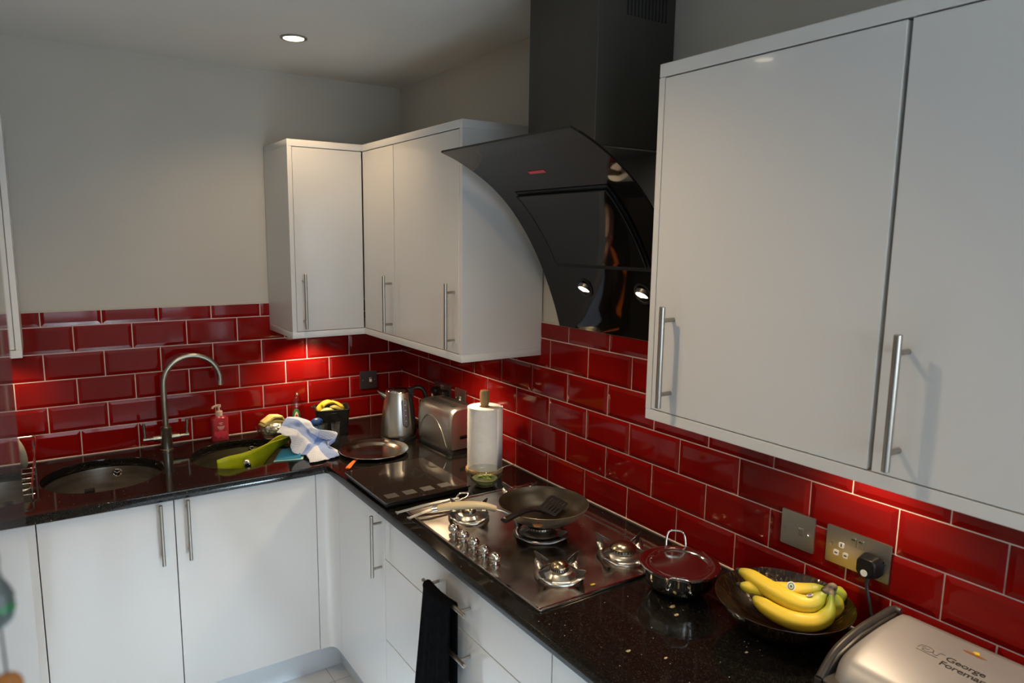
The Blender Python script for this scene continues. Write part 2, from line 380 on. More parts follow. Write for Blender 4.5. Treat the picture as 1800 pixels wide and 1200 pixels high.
# ------------------------------------------------------------------ room shell
def shell():
    struct(obj('floor', box(B(), -2.25, .1, -5.1, .1, -.06, 0), 'floor'))
    struct(obj('ceiling', box(B(), -2.25, .1, -5.1, .1, 2.46, 2.54), 'ceiling'))
    struct(obj('wall_back', box(B(), -2.25, .1, .006, .1, 0, 2.46), 'wall'))
    b = B(); box(b, .006, .1, -3.9, .006, 0, 2.46); box(b, .006, .1, -5.1, -4.8, 0, 2.46); box(b, .006, .1, -4.8, -3.9, 2.1, 2.46)
    struct(obj('wall_right', b, 'wall'))
    struct(obj('wall_left', box(B(), -2.25, -2.14, -5.1, .006, 0, 2.46), 'wall'))
    b = B(); box(b, -2.14, -2.0, -5.1, -5, 0, 2.46); box(b, -.14, .006, -5.1, -5, 0, 2.46); box(b, -2.0, -.14, -5.1, -5, 2.15, 2.46); box(b, -2.0, -.14, -5.1, -5, 0, .98)
    struct(obj('wall_front', b, 'wall'))
    f = B(); box(f, -2.0, -1.95, -5.08, -4.99, .98, 2.15); box(f, -.19, -.14, -5.08, -4.99, .98, 2.15); box(f, -1.95, -.19, -5.08, -4.99, 2.10, 2.15)
    box(f, -1.95, -.19, -5.08, -4.99, .98, 1.03); box(f, -1.10, -1.04, -5.08, -4.99, 1.03, 2.10)
    d = struct(obj('added_window_1', f, 'doorframe', bevel=.004), 'unseen white framed window added behind the viewer for daylight')  # window added out of view, sill kept high, to let daylight in
    for x0, x1 in ((-1.95, -1.10), (-1.04, -.19)):
        obj('pane', box(B(), x0, x1, -5.04, -5.034, 1.03, 2.10), 'pane', d)
    f = B(); box(f, .01, .09, -4.8, -4.73, 0, 2.1); box(f, .01, .09, -3.97, -3.9, 0, 2.1); box(f, .01, .09, -4.73, -3.97, 2.03, 2.1); box(f, .01, .09, -4.73, -3.97, 0, .1)
    d = struct(obj('added_door_1', f, 'doorframe', bevel=.004), 'unseen white framed glazed door added behind the viewer for daylight')  # unseen glazed door, added as a second source of daylight
    obj('pane', box(B(), .045, .051, -4.73, -3.97, .1, 2.03), 'pane', d)
shell()

def tiles(name, axis, length, e_off, o_off, label):
    """bevelled brick-bond tiles with grout, as one splashback; s is measured from the corner"""
    b = B(); PX, PZ, G = .2025, .1028, .0036; Z0, Z1 = .9105, 1.4795; L0 = .002
    def pt(s, z, d):  # d = how far out of the wall
        return (-s, -d, z) if axis == 'x' else (-d, -s, z)
    def quad(ps, mi):
        vs = [b.verts.new(pt(*p)) for p in ps]; b.faces.new(vs).material_index = mi
    quad([(0, Z0, -.0012), (length, Z0, -.0012), (length, Z1, -.0012), (0, Z1, -.0012)], 1)
    quad([(0, Z1, -.006), (length, Z1, -.006), (length, Z1, -.0012), (0, Z1, -.0012)], 1)
    rnd = random.Random(3 if axis == 'x' else 5)
    for row in range(6):
        off = o_off if row % 2 else e_off
        za = .91 + row * PZ + G / 2; zb = .91 + (row + 1) * PZ - G / 2
        n = -1
        while True:
            sa = off + n * PX + G / 2; sb = off + (n + 1) * PX - G / 2; n += 1
            if sa > length: break
            a, c = max(sa, L0), min(sb, length)
            if c - a < .006: continue
            z0, z1 = max(za, Z0 + .001), min(zb, Z1)
            bw = .0125; H = .0028
            ia = sa + bw if sa > L0 else a; ic = sb - bw if sb <= length else c
            ia, ic = min(max(ia, a), c), max(min(ic, c), a)
            iz0 = za + bw; iz1 = zb - bw if zb <= Z1 else z1
            iz1 = min(iz1, z1)
            if iz1 <= iz0 or ic <= ia: continue
            tx, tz = rnd.gauss(0, .0022), rnd.gauss(0, .003)
            cs, cz = (a + c) / 2, (z0 + z1) / 2
            d = lambda s, z: (s - cs) * tx + (z - cz) * tz
            O = [(a, z0), (c, z0), (c, z1), (a, z1)]; I = [(ia, iz0), (ic, iz0), (ic, iz1), (ia, iz1)]
            ov = [b.verts.new(pt(s, z, .0002 + d(s, z))) for s, z in O]
            iv = [b.verts.new(pt(s, z, H + d(s, z))) for s, z in I]
            bk = [b.verts.new(pt(s, z, -.002)) for s, z in O]
            b.faces.new(iv)
            for k in range(4):
                k2 = (k + 1) % 4
                try: b.faces.new((ov[k], ov[k2], iv[k2], iv[k]))
                except ValueError: pass
                b.faces.new((bk[k], bk[k2], ov[k2], ov[k]))
    # grey-white sealing bead along the top edge and at the worktop
    if axis == 'x': box(b, -length, 0, -.0025, .006, 1.4797, 1.4835, 2); box(b, -length, 0, -.0035, .002, .9105, .9135, 1)
    else: box(b, -.0025, .006, -length, 0, 1.4797, 1.4835, 2); box(b, -.0035, .002, -length, 0, .9105, .9135, 1)
    bmesh.ops.remove_doubles(b, verts=b.verts, dist=1e-6)
    o = obj(name, b, ['tile', 'grout', 'wall']); struct(o, label)
tiles('trim_1', 'x', 2.139, .1712, .0721, 'red bevelled brick-bond tiles on the wall behind the sinks')
tiles('trim_2', 'y', 3.4, .1809, .0776, 'red bevelled brick-bond tiles on the wall behind the hob')

# ------------------------------------------------------------------ worktop
def worktop():
    out = [(-2.139, -.004), (-.004, -.004), (-.004, -3.3), (-.612, -3.3)]
    r = .02; cx, cy = -.612 - r, -.612 - r
    out += [(cx + r * math.cos(a), cy + r * math.sin(a)) for a in [PI / 2 * k / 6 for k in range(7)]]
    out += [(-2.139, -.612)]
    b = plate_bm([out, circ(-1.335, -.289, .197, 96), circ(-.843, -.289, .197, 96)], .88, .91)
    tag(obj('worktop', b, 'granite', bevel=.0015), 'L-shaped black granite worktop with light flecks and two round sink holes', 'worktop')
worktop()

# ------------------------------------------------------------------ handles and cabinets
def bar(bm, p, q, out, r=.006, inset=.018, depth=.034):
    """bar handle from p to q with two posts towards -out"""
    p, q, out = Vector(p), Vector(q), Vector(out); d = (q - p).normalized()
    tube(bm, [p, p + d * .001, q - d * .001, q], [r * .85, r, r, r * .85], 14)
    for c in (p + d * (inset + .012), q - d * (inset + .012)): tube(bm, [c, c - out * depth], r * .75, 10)
    return bm
def slab(x0, x1, y0, y1, z0, z1): return box(B(), x0, x1, y0, y1, z0, z1)

def wall_cabinets():
    Z0, Z1 = 1.363, 2.145; T = .026
    zc0, zc1 = Z0 + T, Z1 - T
    # one L-shaped board above and below the three corner units
    L = [(-.64, -.001), (-.001, -.001), (-.001, -1.142), (-.33, -1.142), (-.33, -.33), (-.64, -.33)]
    tag(obj('cornice_board', plate_bm([L], zc1, Z1), 'gloss2', bevel=.001), 'white L-shaped board capping the corner wall cabinets', 'cornice')
    tag(obj('pelmet_board', plate_bm([L], Z0, zc0), 'gloss2', bevel=.001), 'white L-shaped board under the corner wall cabinets', 'pelmet')
    # unit on the sink wall
    t = thing('wall_cabinet', 'white gloss single-door wall cabinet over the blue brush and peelings basket, left of the corner', 'cabinet', (-.48, -.001, zc0))
    b = B(); box(b, -.64, -.622, -.33, -.001, zc0, zc1); box(b, -.622, -.334, -.31, -.001, zc0, zc1)
    obj('carcass', b, 'gloss2', t, world=True, bevel=.0008)
    d = obj('door', slab(-.6205, -.3335, -.33, -.312, zc0 + .002, zc1 - .003), 'gloss', t, world=True, bevel=.001)
    obj('handle', bar(B(), (-.592, -.364, 1.402), (-.592, -.364, 1.624), (0, -1, 0)), 'handle', d, True, world=True)
    # corner unit door and the one next to it, on the hob wall
    for y0, y1, hy, lab, side in ((-.332, -.628, -.602, 'narrow white gloss wall cabinet in the inside corner of the room', False),
                            (-.630, -1.142, -1.094, 'white gloss wall cabinet with a broad end panel beside the cooker hood', True)):
        t = thing('wall_cabinet', lab, 'cabinet', (-.001, (y0 + y1) / 2, zc0))
        b = B(); box(b, -.31, -.001, y1 + (.0178 if side else 0), y0 if side else -.34, zc0, zc1)
        if side: box(b, -.33, -.001, -1.142, -1.1245, zc0, zc1)
        obj('carcass', b, 'gloss2' if not side else 'gloss2', t, world=True, bevel=.0008)
        yy = -1.1225 if side else y1 + .0005
        d = obj('door', slab(-.33, -.312, yy, y0 - .0015, zc0 + .002, zc1 - .003), 'gloss', t, world=True, bevel=.001)
        obj('handle', bar(B(), (-.364, hy, 1.404), (-.364, hy, 1.624), (-1, 0, 0)), 'handle', d, True, world=True)
    # the run nearer the viewer
    tag(obj('cornice_board', slab(-.33, -.001, -3.02, -1.984, zc1 + .002, Z1 + .004), 'gloss2', bevel=.0015), 'white board capping the large wall cabinets on the right', 'cornice')
    tag(obj('pelmet_board', slab(-.33, -.001, -3.02, -1.984, Z0 + .002, zc0), 'gloss2', bevel=.0015), 'white board under the large wall cabinets on the right', 'pelmet')
    for y0, y1, hy, lab in ((-1.984, -2.5065, -2.057, 'large white gloss wall cabinet right of the cooker hood, above the steel dish'),
                            (-2.5125, -3.02, -2.556, 'nearest white gloss wall cabinet, cut off by the right edge of the photo')):
        t = thing('wall_cabinet', lab, 'cabinet', (-.001, (y0 + y1) / 2, zc0))
        first = y0 > -2
        ya = y0 - .016 if first else y0; yb = y1
        b = B(); box(b, -.308, -.001, y1 - .002 if first else y1, y0 if first else y0 + .0005, zc0, zc1 + .001)
        if first: box(b, -.33, -.308, -2.0, y0, zc0, zc1 + .001)
        else: box(b, -.33, -.308, y1, y1 + .016, zc0, zc1)
        obj('carcass', b, 'gloss2', t, world=True, bevel=.0008)
        d = obj('door', slab(-.33, -.311, yb + (0 if first else .018), ya - .002, zc0 + .002, zc1 - .001), 'gloss', t, world=True, bevel=.001)
        obj('handle', bar(B(), (-.366, hy, 1.408), (-.366, hy, 1.632), (-1, 0, 0), r=.0065, depth=.036), 'handle', d, True, world=True)
    # unit at the far left
    t = thing('wall_cabinet', 'white wall cabinet at the far left, mostly hidden by the tall grey unit', 'cabinet', (-1.85, -.001, Z0))
    b = B(); box(b, -1.5645, -1.547, -.33, -.001, zc0, zc1); box(b, -2.138, -1.5645, -.31, -.001, zc0, zc1)
    obj('carcass', b, 'gloss2', t, world=True, bevel=.0008)
    d = obj('door', slab(-2.0, -1.567, -.33, -.312, zc0 + .002, zc1 - .003), 'gloss', t, world=True, bevel=.001)
    obj('handle', bar(B(), (-1.97, -.364, 1.402), (-1.97, -.364, 1.624), (0, -1, 0)), 'handle', d, True, world=True)
    obj('top_board', slab(-2.138, -1.547, -.332, -.001, zc1, Z1), 'gloss2', t, world=True, bevel=.001)
    obj('bottom_board', slab(-2.138, -1.547, -.332, -.001, Z0, zc0), 'gloss2', t, world=True, bevel=.001)
wall_cabinets()

def under_lights():
    labs = ['round cabinet light under the single-door cabinet left of the corner', 'round cabinet light under the cabinet beside the hood', 'round cabinet light above the banana bowl',
            'round cabinet light above the silver grill', 'round cabinet light under the far left cabinet']
    for (x, y, p), lab in zip(UNDER, labs):
        t = thing('cabinet_light', lab, 'light', (x, y, 1.353))
        b = B(); lathe(b, [(.0, .010), (.034, .010), (.034, .0), (.028, 0), (.028, .004), (0, .004)], 28)
        obj('lamp_body', b, 'ring', t, True)
        obj('lens', lathe(B(), [(0, .0038), (.0275, .0038), (.0275, .002), (0, .002)], 28), 'emitsoft', t)
under_lights()

def base_cabinets():
    T, Z0 = .872, .150
    def dr(parent, box6, name='door'): return obj(name, slab(*box6), 'gloss', parent, world=True, bevel=.0012)
    # sink run (doors face the viewer)
    for x0, x1, hx, lab in ((-1.5475, -1.1515, -1.196, 'white gloss base cabinet under the left sink'), (-1.1485, -.6515, -1.110, 'white gloss base cabinet under the right sink')):
        t = thing('base_cabinet', lab, 'cabinet', ((x0 + x1) / 2, -.3, Z0))
        obj('carcass', slab(x0 - .001, x1 + .001, -.565, -.51, Z0, T), 'gloss2', t, world=True)
        d = dr(t, (x0, x1, -.59, -.572, Z0 + .002, T))
        obj('handle', bar(B(), (hx, -.625, .657), (hx, -.625, .873 if hx < -1.15 else .875), (0, -1, 0)), 'handle', d, True, world=True)
    t = thing('base_cabinet', 'white base cabinet at the far left behind the tall grey unit', 'cabinet', (-1.85, -.3, Z0))
    obj('carcass', slab(-2.138, -1.5505, -.565, -.51, Z0, T), 'gloss2', t, world=True); dr(t, (-2.1, -1.5505, -.59, -.572, Z0 + .002, T))
    # rounded corner post
    b = B(); r = .035
    prof = [(-.6495, -.59)] + [(-.59 - r + r * math.sin(a), -.59 - r + r * math.cos(a)) for a in []]
    pts = [(-.6495, -.572), (-.6495, -.59), (-.625, -.59)]
    for k in range(7):
        a = PI / 2 * k / 6; pts.append((-.625 + .022 * math.sin(a), -.612 + .022 * math.cos(a)))
    pts += [(-.603, -.630), (-.585, -.630), (-.585, -.572)]
    pts = [(-.6495, -.572), (-.6495, -.59), (-.6200, -.59), (-.6075, -.5935), (-.5985, -.6010), (-.5930, -.6110), (-.59, -.625), (-.59, -.668), (-.572, -.668), (-.572, -.572)]
    obj_ = obj('corner_post', plate_bm([pts], Z0, T), 'gloss', smooth=50)
    tag(obj_, 'white curved filler post where the two base runs meet', 'corner post')
    # hob run (doors face left)
    t = thing('base_cabinet', 'white gloss base cabinet with an upright handle, between the inside corner and the drawers', 'cabinet', (-.3, -.87, Z0))
    obj('carcass', slab(-.565, -.51, -1.086, -.668, Z0, T), 'gloss2', t, world=True)
    d = dr(t, (-.59, -.572, -1.0855, -.6695, Z0 + .002, T))
    obj('handle', bar(B(), (-.625, -1.062, .650), (-.625, -1.062, .866), (-1, 0, 0)), 'handle', d, True, world=True)
    t = thing('drawer_cabinet', 'white gloss three-drawer base cabinet under the hob', 'cabinet', (-.3, -1.54, Z0))
    obj('carcass', slab(-.565, -.51, -1.986, -1.088, Z0, T), 'gloss2', t, world=True)
    for z0, z1, hz in ((.7205, T, .803), (.4325, .7175, .663), (Z0 + .002, .4295, .375)):
        d = dr(t, (-.59, -.572, -1.985, -1.0885, z0, z1), 'drawer')
        obj('handle', bar(B(), (-.625, -1.43, hz), (-.625, -1.665, hz), (-1, 0, 0)), 'handle', d, True, world=True)
    t = thing('base_cabinet', 'white gloss base cabinet right of the drawers, just showing at the bottom of the photo', 'cabinet', (-.3, -2.6, Z0))
    obj('carcass', slab(-.565, -.51, -3.28, -1.989, Z0, T), 'gloss2', t, world=True); dr(t, (-.59, -.572, -2.586, -1.989, Z0 + .002, T))
    struct(obj('baseboard_back', slab(-2.138, -.53, -.497, -.479, 0, Z0 - .001), 'skirt'))
    struct(obj('baseboard_right', slab(-.53, -.512, -3.28, -.479, 0, Z0 - .001), 'skirt'))
base_cabinets()

def tall_unit():
    # its glossy door side runs almost along the line of sight
    t = thing('tall_cabinet', 'tall glossy grey unit at the left edge, mirroring the tiles and sink', 'cabinet', (-1.5246, -2.2, 0), -math.radians(.65))
    b = B(); box(b, -.60, -.022, -1.2, 0, 0.1, 2.3)
    obj('carcass', b, 'gloss2', t)
    obj('plinth', box(B(), -.60, -.06, -1.2, -.002, 0, .1), 'skirt', t)
    for z0, z1, hz in ((.102, .93, .6), (.933, 2.3, 1.2)):
        d = obj('door', box(B(), -.021, 0, -1.2, 0, z0, z1), 'fridge', t, bevel=.002)
tall_unit()

def trinket():
    t = thing('hanging_bead_string', 'green and amber glass beads on a thin cord against the tall grey unit, bottom left', 'beads', (-1.5225, -2.75, 1.64))
    b = B(); tube(b, [(-1.529, -2.752, 1.706), (-1.5225, -2.75, 1.702), (-1.5225, -2.75, 1.655), (-1.5222, -2.75, 1.62), (-1.5212, -2.75, 1.571)], .0006, 8); tube(b, [(-1.5305, -2.752, 1.706), (-1.524, -2.752, 1.706)], .0025, 10)
    obj('cord', b, 'cable', t, 60, world=True)
    obj('bead', lathe(B(), [(0.0000, 0.0317), (0.0022, 0.0310), (0.0030, 0.0259), (0.0026, 0.0202), (0.0035, 0.0158)], 24, (-1.5225, -2.75, 1.604)), 'smokeglass', t, 60, world=True, label='smoky glass neck bead')
    obj('bead', lathe(B(), [(0.0035, 0.0158), (0.0058, 0.0115), (0.0075, 0.0072), (0.0072, 0.0043)], 28, (-1.5225, -2.75, 1.604)), 'smokeglass', t, 60, world=True, label='grey glass shoulder')
    obj('bead', lathe(B(), [(0.0072, 0.0047), (0.0076, 0.0029), (0.0075, 0.0007)], 28, (-1.5225, -2.75, 1.604)), 'greenglass', t, 60, world=True, label='green glass band')
    obj('bead', lathe(B(), [(0.0075, 0.0007), (0.0063, -0.0043), (0.0036, -0.0079), (0.0000, -0.0094)], 28, (-1.5225, -2.75, 1.604)), 'smokeglass', t, 60, world=True, label='rounded grey glass end')
    b = B(); blob(b, (-1.5212, -2.75, 1.566), .0065, sub=3); obj('bead', b, 'amber', t, True, world=True, label='amber glass bead')
trinket()

# ------------------------------------------------------------------ cooker hood
PROF = [(-.466, 2.021), (-.419, 2.004), (-.367, 1.979), (-.315, 1.949), (-.264, 1.912), (-.21, 1.861), (-.153, 1.79), (-.105, 1.714), (-.066, 1.637), (-.031, 1.554), (-.006, 1.481)]
def hood():
    t = thing('cooker_hood', 'black curved glass cooker hood with two lamps above the hob', 'cooker hood', (0, -1.55, 1.48))
    cur = catmull([(p[0], 0, p[1]) for p in PROF], 6)
    def nrm(i):
        a = cur[max(i - 1, 0)]; b = cur[min(i + 1, len(cur) - 1)]; d = (b - a).normalized()
        return Vector((d.z, 0, -d.x)) if d.z < 0 else Vector((-d.z, 0, d.x))  # towards the room and down
    def sheet(y0, y1, i0, i1, o0, o1, ny=2):
        b = B(); g = {}
        for s, o in ((0, o0), (1, o1)):
            for i in range(i0, i1 + 1):
                for k, y in enumerate((y0, y1)):
                    p = cur[i] + nrm(i) * o; g[s, i, k] = b.verts.new((p.x, y, p.z))
        for s in (0, 1):
            for i in range(i0, i1): b.faces.new((g[s, i, 0], g[s, i + 1, 0], g[s, i + 1, 1], g[s, i, 1]))
        for i in range(i0, i1):
            for k in (0, 1): b.faces.new((g[0, i, k], g[0, i + 1, k], g[1, i + 1, k], g[1, i, k]))
        for i in (i0, i1): b.faces.new((g[0, i, 0], g[0, i, 1], g[1, i, 1], g[1, i, 0]))
        return b
    n = len(cur) - 1
    idx = lambda z: min(range(n + 1), key=lambda i: abs(cur[i].z - z))
    obj('curved_glass', sheet(-1.85, -1.25, 0, n, 0, -.006), 'hoodglass', t, 35, world=True)
    obj('backing_frame', sheet(-1.7515, -1.3455, idx(1.913), idx(1.694), .0022, -.001), 'matblack', t, 35, world=True)
    g = obj('suction_panel', sheet(-1.745, -1.352, idx(1.905), idx(1.70), .010, .005), 'hoodglass', t, 35, world=True)
    gk = B(); seg = [cur[i] + nrm(i) * .0098 for i in range(idx(1.905), idx(1.70) + 1)]
    for y in (-1.7462, -1.3508): tube(gk, [(p.x, y, p.z) for p in seg], .0021, 8)
    for p in (seg[0], seg[-1]): tube(gk, [(p.x, -1.7462, p.z), (p.x, -1.3508, p.z)], .0021, 8)
    obj('panel_seal', gk, 'matblack', t, 60, world=True)
    ch = B(); box(ch, -.268, 0.004, -1.705, -1.412, 2.015, 2.459)
    c = obj('chimney', ch, 'chimney', t, world=True, bevel=.002)
    obj('chimney_cover', slab(-.262, .003, -1.699, -1.418, 2.012, 2.0155), 'steel', c, world=True)
    v = B()
    for k in range(12):
        x = -.172 + k * .0125; box(v, x, x + .0055, -1.7065, -1.7045, 2.345, 2.425)
    obj('vent_slots', v, 'matblack', c, world=True)
    # display
    i = idx(1.954); p = cur[i]; N = nrm(i); T = (cur[i + 1] - cur[i - 1]).normalized()
    db = box(B(), -.0055, .0055, -.036, .036, 0, .0008); db.transform(basis((p.x + N.x * .0003, -1.534, p.z + N.z * .0003), T, (0, 1, 0)) if N.dot(T.cross(Vector((0, 1, 0)))) > 0 else basis((p.x + N.x * .0003, -1.534, p.z + N.z * .0003), -T, (0, 1, 0)))
    obj('display', db, 'red', t, world=True, label='small red display strip')
    for y in (-1.441, -1.692):
        i = idx(1.622); p = cur[i]; N = nrm(i); T = (cur[i + 1] - cur[i - 1]).normalized()
        m = basis((p.x, y, p.z), T, (0, 1, 0)) if N.dot(T.cross(Vector((0, 1, 0)))) > 0 else basis((p.x, y, p.z), -T, (0, 1, 0))
        rb = lathe(B(), [(.033, 0), (.033, .0025), (.026, .0035), (.026, .0008)], 32); rb.transform(m)
        lamp = obj('hood_lamp', rb, 'black', t, True, world=True)
        # swivelled capsule facing down
        down = (N + Vector((0, 0, -.9))).normalized(); m2 = basis(Vector((p.x, y, p.z)) + N * .002, (0, 1, 0), Vector((0, 1, 0)).cross(down)* -1)
        if (m2.to_3x3() @ Vector((0, 0, 1))).dot(down) < 0: m2 = basis(Vector((p.x, y, p.z)) + N * .002, (0, 1, 0), Vector((0, 1, 0)).cross(down))
        cb = lathe(B(), [(.0, -.006), (.0225, -.006), (.0225, .006), (.019, .0065), (.0185, .004), (0, .004)], 28); cb.transform(m2)
        obj('lamp_ring', cb, 'ring', lamp, True, world=True)
        lb = lathe(B(), [(0, .0042), (.0183, .0042), (.017, .0052), (0, .0058)], 28); lb.transform(m2)
        obj('lens', lb, 'emit', lamp, True, world=True)
hood()

# ------------------------------------------------------------------ ceiling downlights
def downlights():
    labs = ['recessed ceiling spotlight above the corner, the only one in view', 'recessed ceiling spotlight above the left of the room, out of view', 'added recessed ceiling spotlight above the worktop near the large cabinets, out of view',
            'added recessed ceiling spotlight near the tall grey unit, out of view', 'added recessed ceiling spotlight behind the viewer, out of view']
    for (x, y), lab in zip(DOWNLIGHTS, labs):
        t = thing('ceiling_spotlight', lab, 'light', (x, y, 2.459))
        obj('bezel', lathe(B(), [(.046, .0005), (.046, -.003), (.040, -.005), (.036, -.003), (.036, .0005)], 40), 'ring', t, True)
        obj('lens', lathe(B(), [(0, -.001), (.0355, -.001), (.0355, -.0025), (.0, -.004)], 36), 'emit', t, True)
downlights()

# ------------------------------------------------------------------ sinks and tap
def sink(cx, lab, oang, zov):
    t = thing('round_sink', lab, 'sink', (cx, -.289, .72), group=None)
    prof = [(.212, .1595), (.212, .157), (.1925, .157), (.1915, .150), (.188, .06), (.175, .025), (.145, .010), (.06, .004), (.03, .002), (.03, -.001), (.0, -.001)]
    obj('bowl', lathe(B(), prof, 72), 'sink', t, 30)
    a = math.radians(oang); rr = .1885
    m = Matrix.Translation((rr * math.cos(a), rr * math.sin(a), zov - .72)) @ Matrix.Rotation(a - PI / 2, 4, 'Z') @ Matrix.Rotation(PI / 2, 4, 'X')
    b = lathe(B(), [(.0165, -.001), (.0165, .003), (.0125, .004), (.0105, .001)], 28)
    for k in range(3): tube(b, [(0, 0, .0015), (.0115 * math.cos(k * 2.09 + .5), .0115 * math.sin(k * 2.09 + .5), .0015)], .0016, 6)
    b.transform(m); ov = obj('overflow', b, 'chrome', t, True)
    b = lathe(B(), [(0, .0), (.0107, .0)], 20); b.transform(m); obj('overflow_hole', b, 'matblack', ov)
    b = lathe(B(), [(.042, .0035), (.042, .0065), (.034, .006), (.030, .0015), (0, .0015)], 32); dr = obj('drain', b, 'chrome', t, True)
    b = lathe(B(), [(.026, .002), (.024, .007), (0, .009)], 28); obj('strainer', b, 'steel', dr, True)
sink(-1.335, 'round steel left sink bowl with a chrome overflow ring', 73, .853)
sink(-.843, 'round steel right sink bowl under the lime green mat', 66, .866)

def tap():
    t = thing('mixer_tap', 'tall brushed nickel swan-neck mixer tap between the two sinks', 'tap', (-1.094, -.088, .91))
    obj('body', lathe(B(), [(0, 0), (.026, 0), (.026, .004), (.0215, .006), (.0215, .088), (.0225, .09), (.0225, .096), (.012, .1), (0, .1)], 36), 'tapmetal', t, 35)
    pts = [(0, 0, .095), (0, 0, .16), (0, 0, .22), (.001, 0, .27)]
    R = .1085; cx = .1095
    for k in range(1, 19):
        a = PI - k * math.radians(190) / 18; pts.append((cx + R * math.cos(a), -.0 - .0, .27 + R * math.sin(a)))
    b = B(); tube(b, pts, .0112, 18); sp = obj('spout', b, 'tapmetal', t, 50)
    e = Vector(pts[-1]); d = (Vector(pts[-1]) - Vector(pts[-2])).normalized()
    b = B(); tube(b, [e - d * .014, e + d * .004], .0122, 18); obj('aerator', b, 'tapmetal', sp, 50)
    for s in (-1, 1):
        b = B(); tube(b, [(s * .019, 0, .052), (s * .048, 0, .052)], .0115, 18); tube(b, [(s * .048, 0, .052), (s * .085, 0, .052)], .0068, 14)
        tube(b, [(s * .078, 0, .048), (s * .0785, .0, .075), (s * .080, .0, .118)], [.0055, .0045, .0062], 12)
        obj('lever', b, 'tapmetal', t, 50)
tap()

# ------------------------------------------------------------------ hob
HX0, HX1, HY0, HY1 = -.566, -.068, -1.905, -1.19
def hob():
    t = thing('gas_hob', 'stainless steel five-burner gas hob set in the black worktop', 'hob', (-.317, -1.5475, .91))
    out = rrect((HX0 + HX1) / 2, (HY0 + HY1) / 2, HX1 - HX0, HY1 - HY0, .008)
    obj('hob_plate', plate_bm([out], .9102, .9155), 'hob', t, world=True, bevel=.002)
    b = B(); w = .007
    for a in ((HX0, HX1, HY0, HY0 + w), (HX0, HX1, HY1 - w, HY1), (HX0, HX0 + w, HY0 + w, HY1 - w), (HX1 - w, HX1, HY0 + w, HY1 - w)): box(b, *a, .9158, .9180)
    obj('raised_edge', b, 'chrome', t, world=True, bevel=.001)
    b = slab(HX1 - .030, HX1 - .024, HY0 + .02, HY1 - .02, .9156, .9185); obj('rear_rail', b, 'chrome', t, world=True, bevel=.001)
    burners = [(-.423, -1.348, .052, .021), (-.200, -1.310, .052, .030), (-.305, -1.560, .066, .034), (-.421, -1.795, .052, .023), (-.202, -1.798, .058, .033)]
    for n, (x, y, R, rc) in enumerate(burners):
        wok = n == 2
        bb = lathe(B(), [(R * .98, .9157), (R * .93, .922), (R * .66, .934), (R * .60, .9345), (rc * 1.06, .9375), (rc * 1.04, .943), (0, .943)], 44, (x, y, 0))
        bu = obj('burner', bb, 'steel', t, 30, world=True)
        tb = B()
        for k in range(26):
            a = 2 * PI * k / 26; q = box(B(), rc * .97, rc * 1.09, -.0013, .0013, .9375, .9432); q.transform(Matrix.Translation((x, y, 0)) @ Matrix.Rotation(a, 4, 'Z'))
            me = bpy.data.meshes.new('x'); q.to_mesh(me); tb.from_mesh(me); bpy.data.meshes.remove(me); q.free()
        obj('flame_ring', tb, 'matblack', bu, world=True)
        hz = .45 if wok else 1.0
        cap = [(rc * 1.1, .9432), (rc * 1.12, .9455), (rc * 1.0, .949), (rc * .75, .954), (rc * .4, .9575), (0, .9585)]
        obj('burner_cap', lathe(B(), [(0, .9432)] + [(a_, .9432 + (b_ - .9432) * hz) for a_, b_ in cap], 36, (x, y, 0)), 'burner', bu, 50, world=True)
        # pan support: a flared sheet with four raised corners and four fins
        sb = B(); N = 64; rot = math.radians(14)
        inner, outer = [], []
        for k in range(N):
            a = 2 * PI * k / N; c = abs(math.cos(2 * (a)))  # 1 on corners
            cc = max(0, math.cos(4 * a)) ** 2
            ro = R * (1.22 + .30 * cc); zo = .920 + (.020 if not wok else .016) * cc
            ri = R * .96
            aa = a + rot
            inner.append(sb.verts.new((x + ri * math.cos(aa), y + ri * math.sin(aa), .928)))
            outer.append(sb.verts.new((x + ro * math.cos(aa), y + ro * math.sin(aa), zo)))
        for k in range(N): k2 = (k + 1) % N; sb.faces.new((inner[k], inner[k2], outer[k2], outer[k]))
        sup = obj('pan_support', sb, 'gunmetal' if wok else 'steel', t, 60, world=True, solid=.0016)
        for k in range(4):
            a = rot + k * PI / 2
            if wok: lp = [(R * .95, .926), (R * 1.05, .923), (R * 1.5, .953), (R * 1.2, .953), (R * .8, .949), (R * .8, .945), (R * 1.1, .945)]
            else: lp = [(R * 1.0, .926), (R * 1.16, .922), (R * 1.62, .957), (R * 1.58, .960), (R * .72, .950), (R * .70, .946), (R * 1.2, .947)]
            f = plate_bm([lp], -.0012, .0012)
            f.transform(Matrix.Translation((x, y, 0)) @ Matrix.Rotation(a, 4, 'Z') @ Matrix.Rotation(PI / 2, 4, 'X'))
            obj('fin', f, 'gunmetal', sup, world=True)
    for k in range(5):
        y = -1.437 - k * .0548
        b = lathe(B(), [(.0145, .9157), (.0145, .9195), (.0085, .921), (.0075, .927), (.012, .9292), (.0165, .936), (.0168, .941), (.0135, .9475), (.007, .9505), (0, .951)], 28, (-.527, y, 0))
        obj('knob', b, 'chrome', t, 60, world=True)
hob()

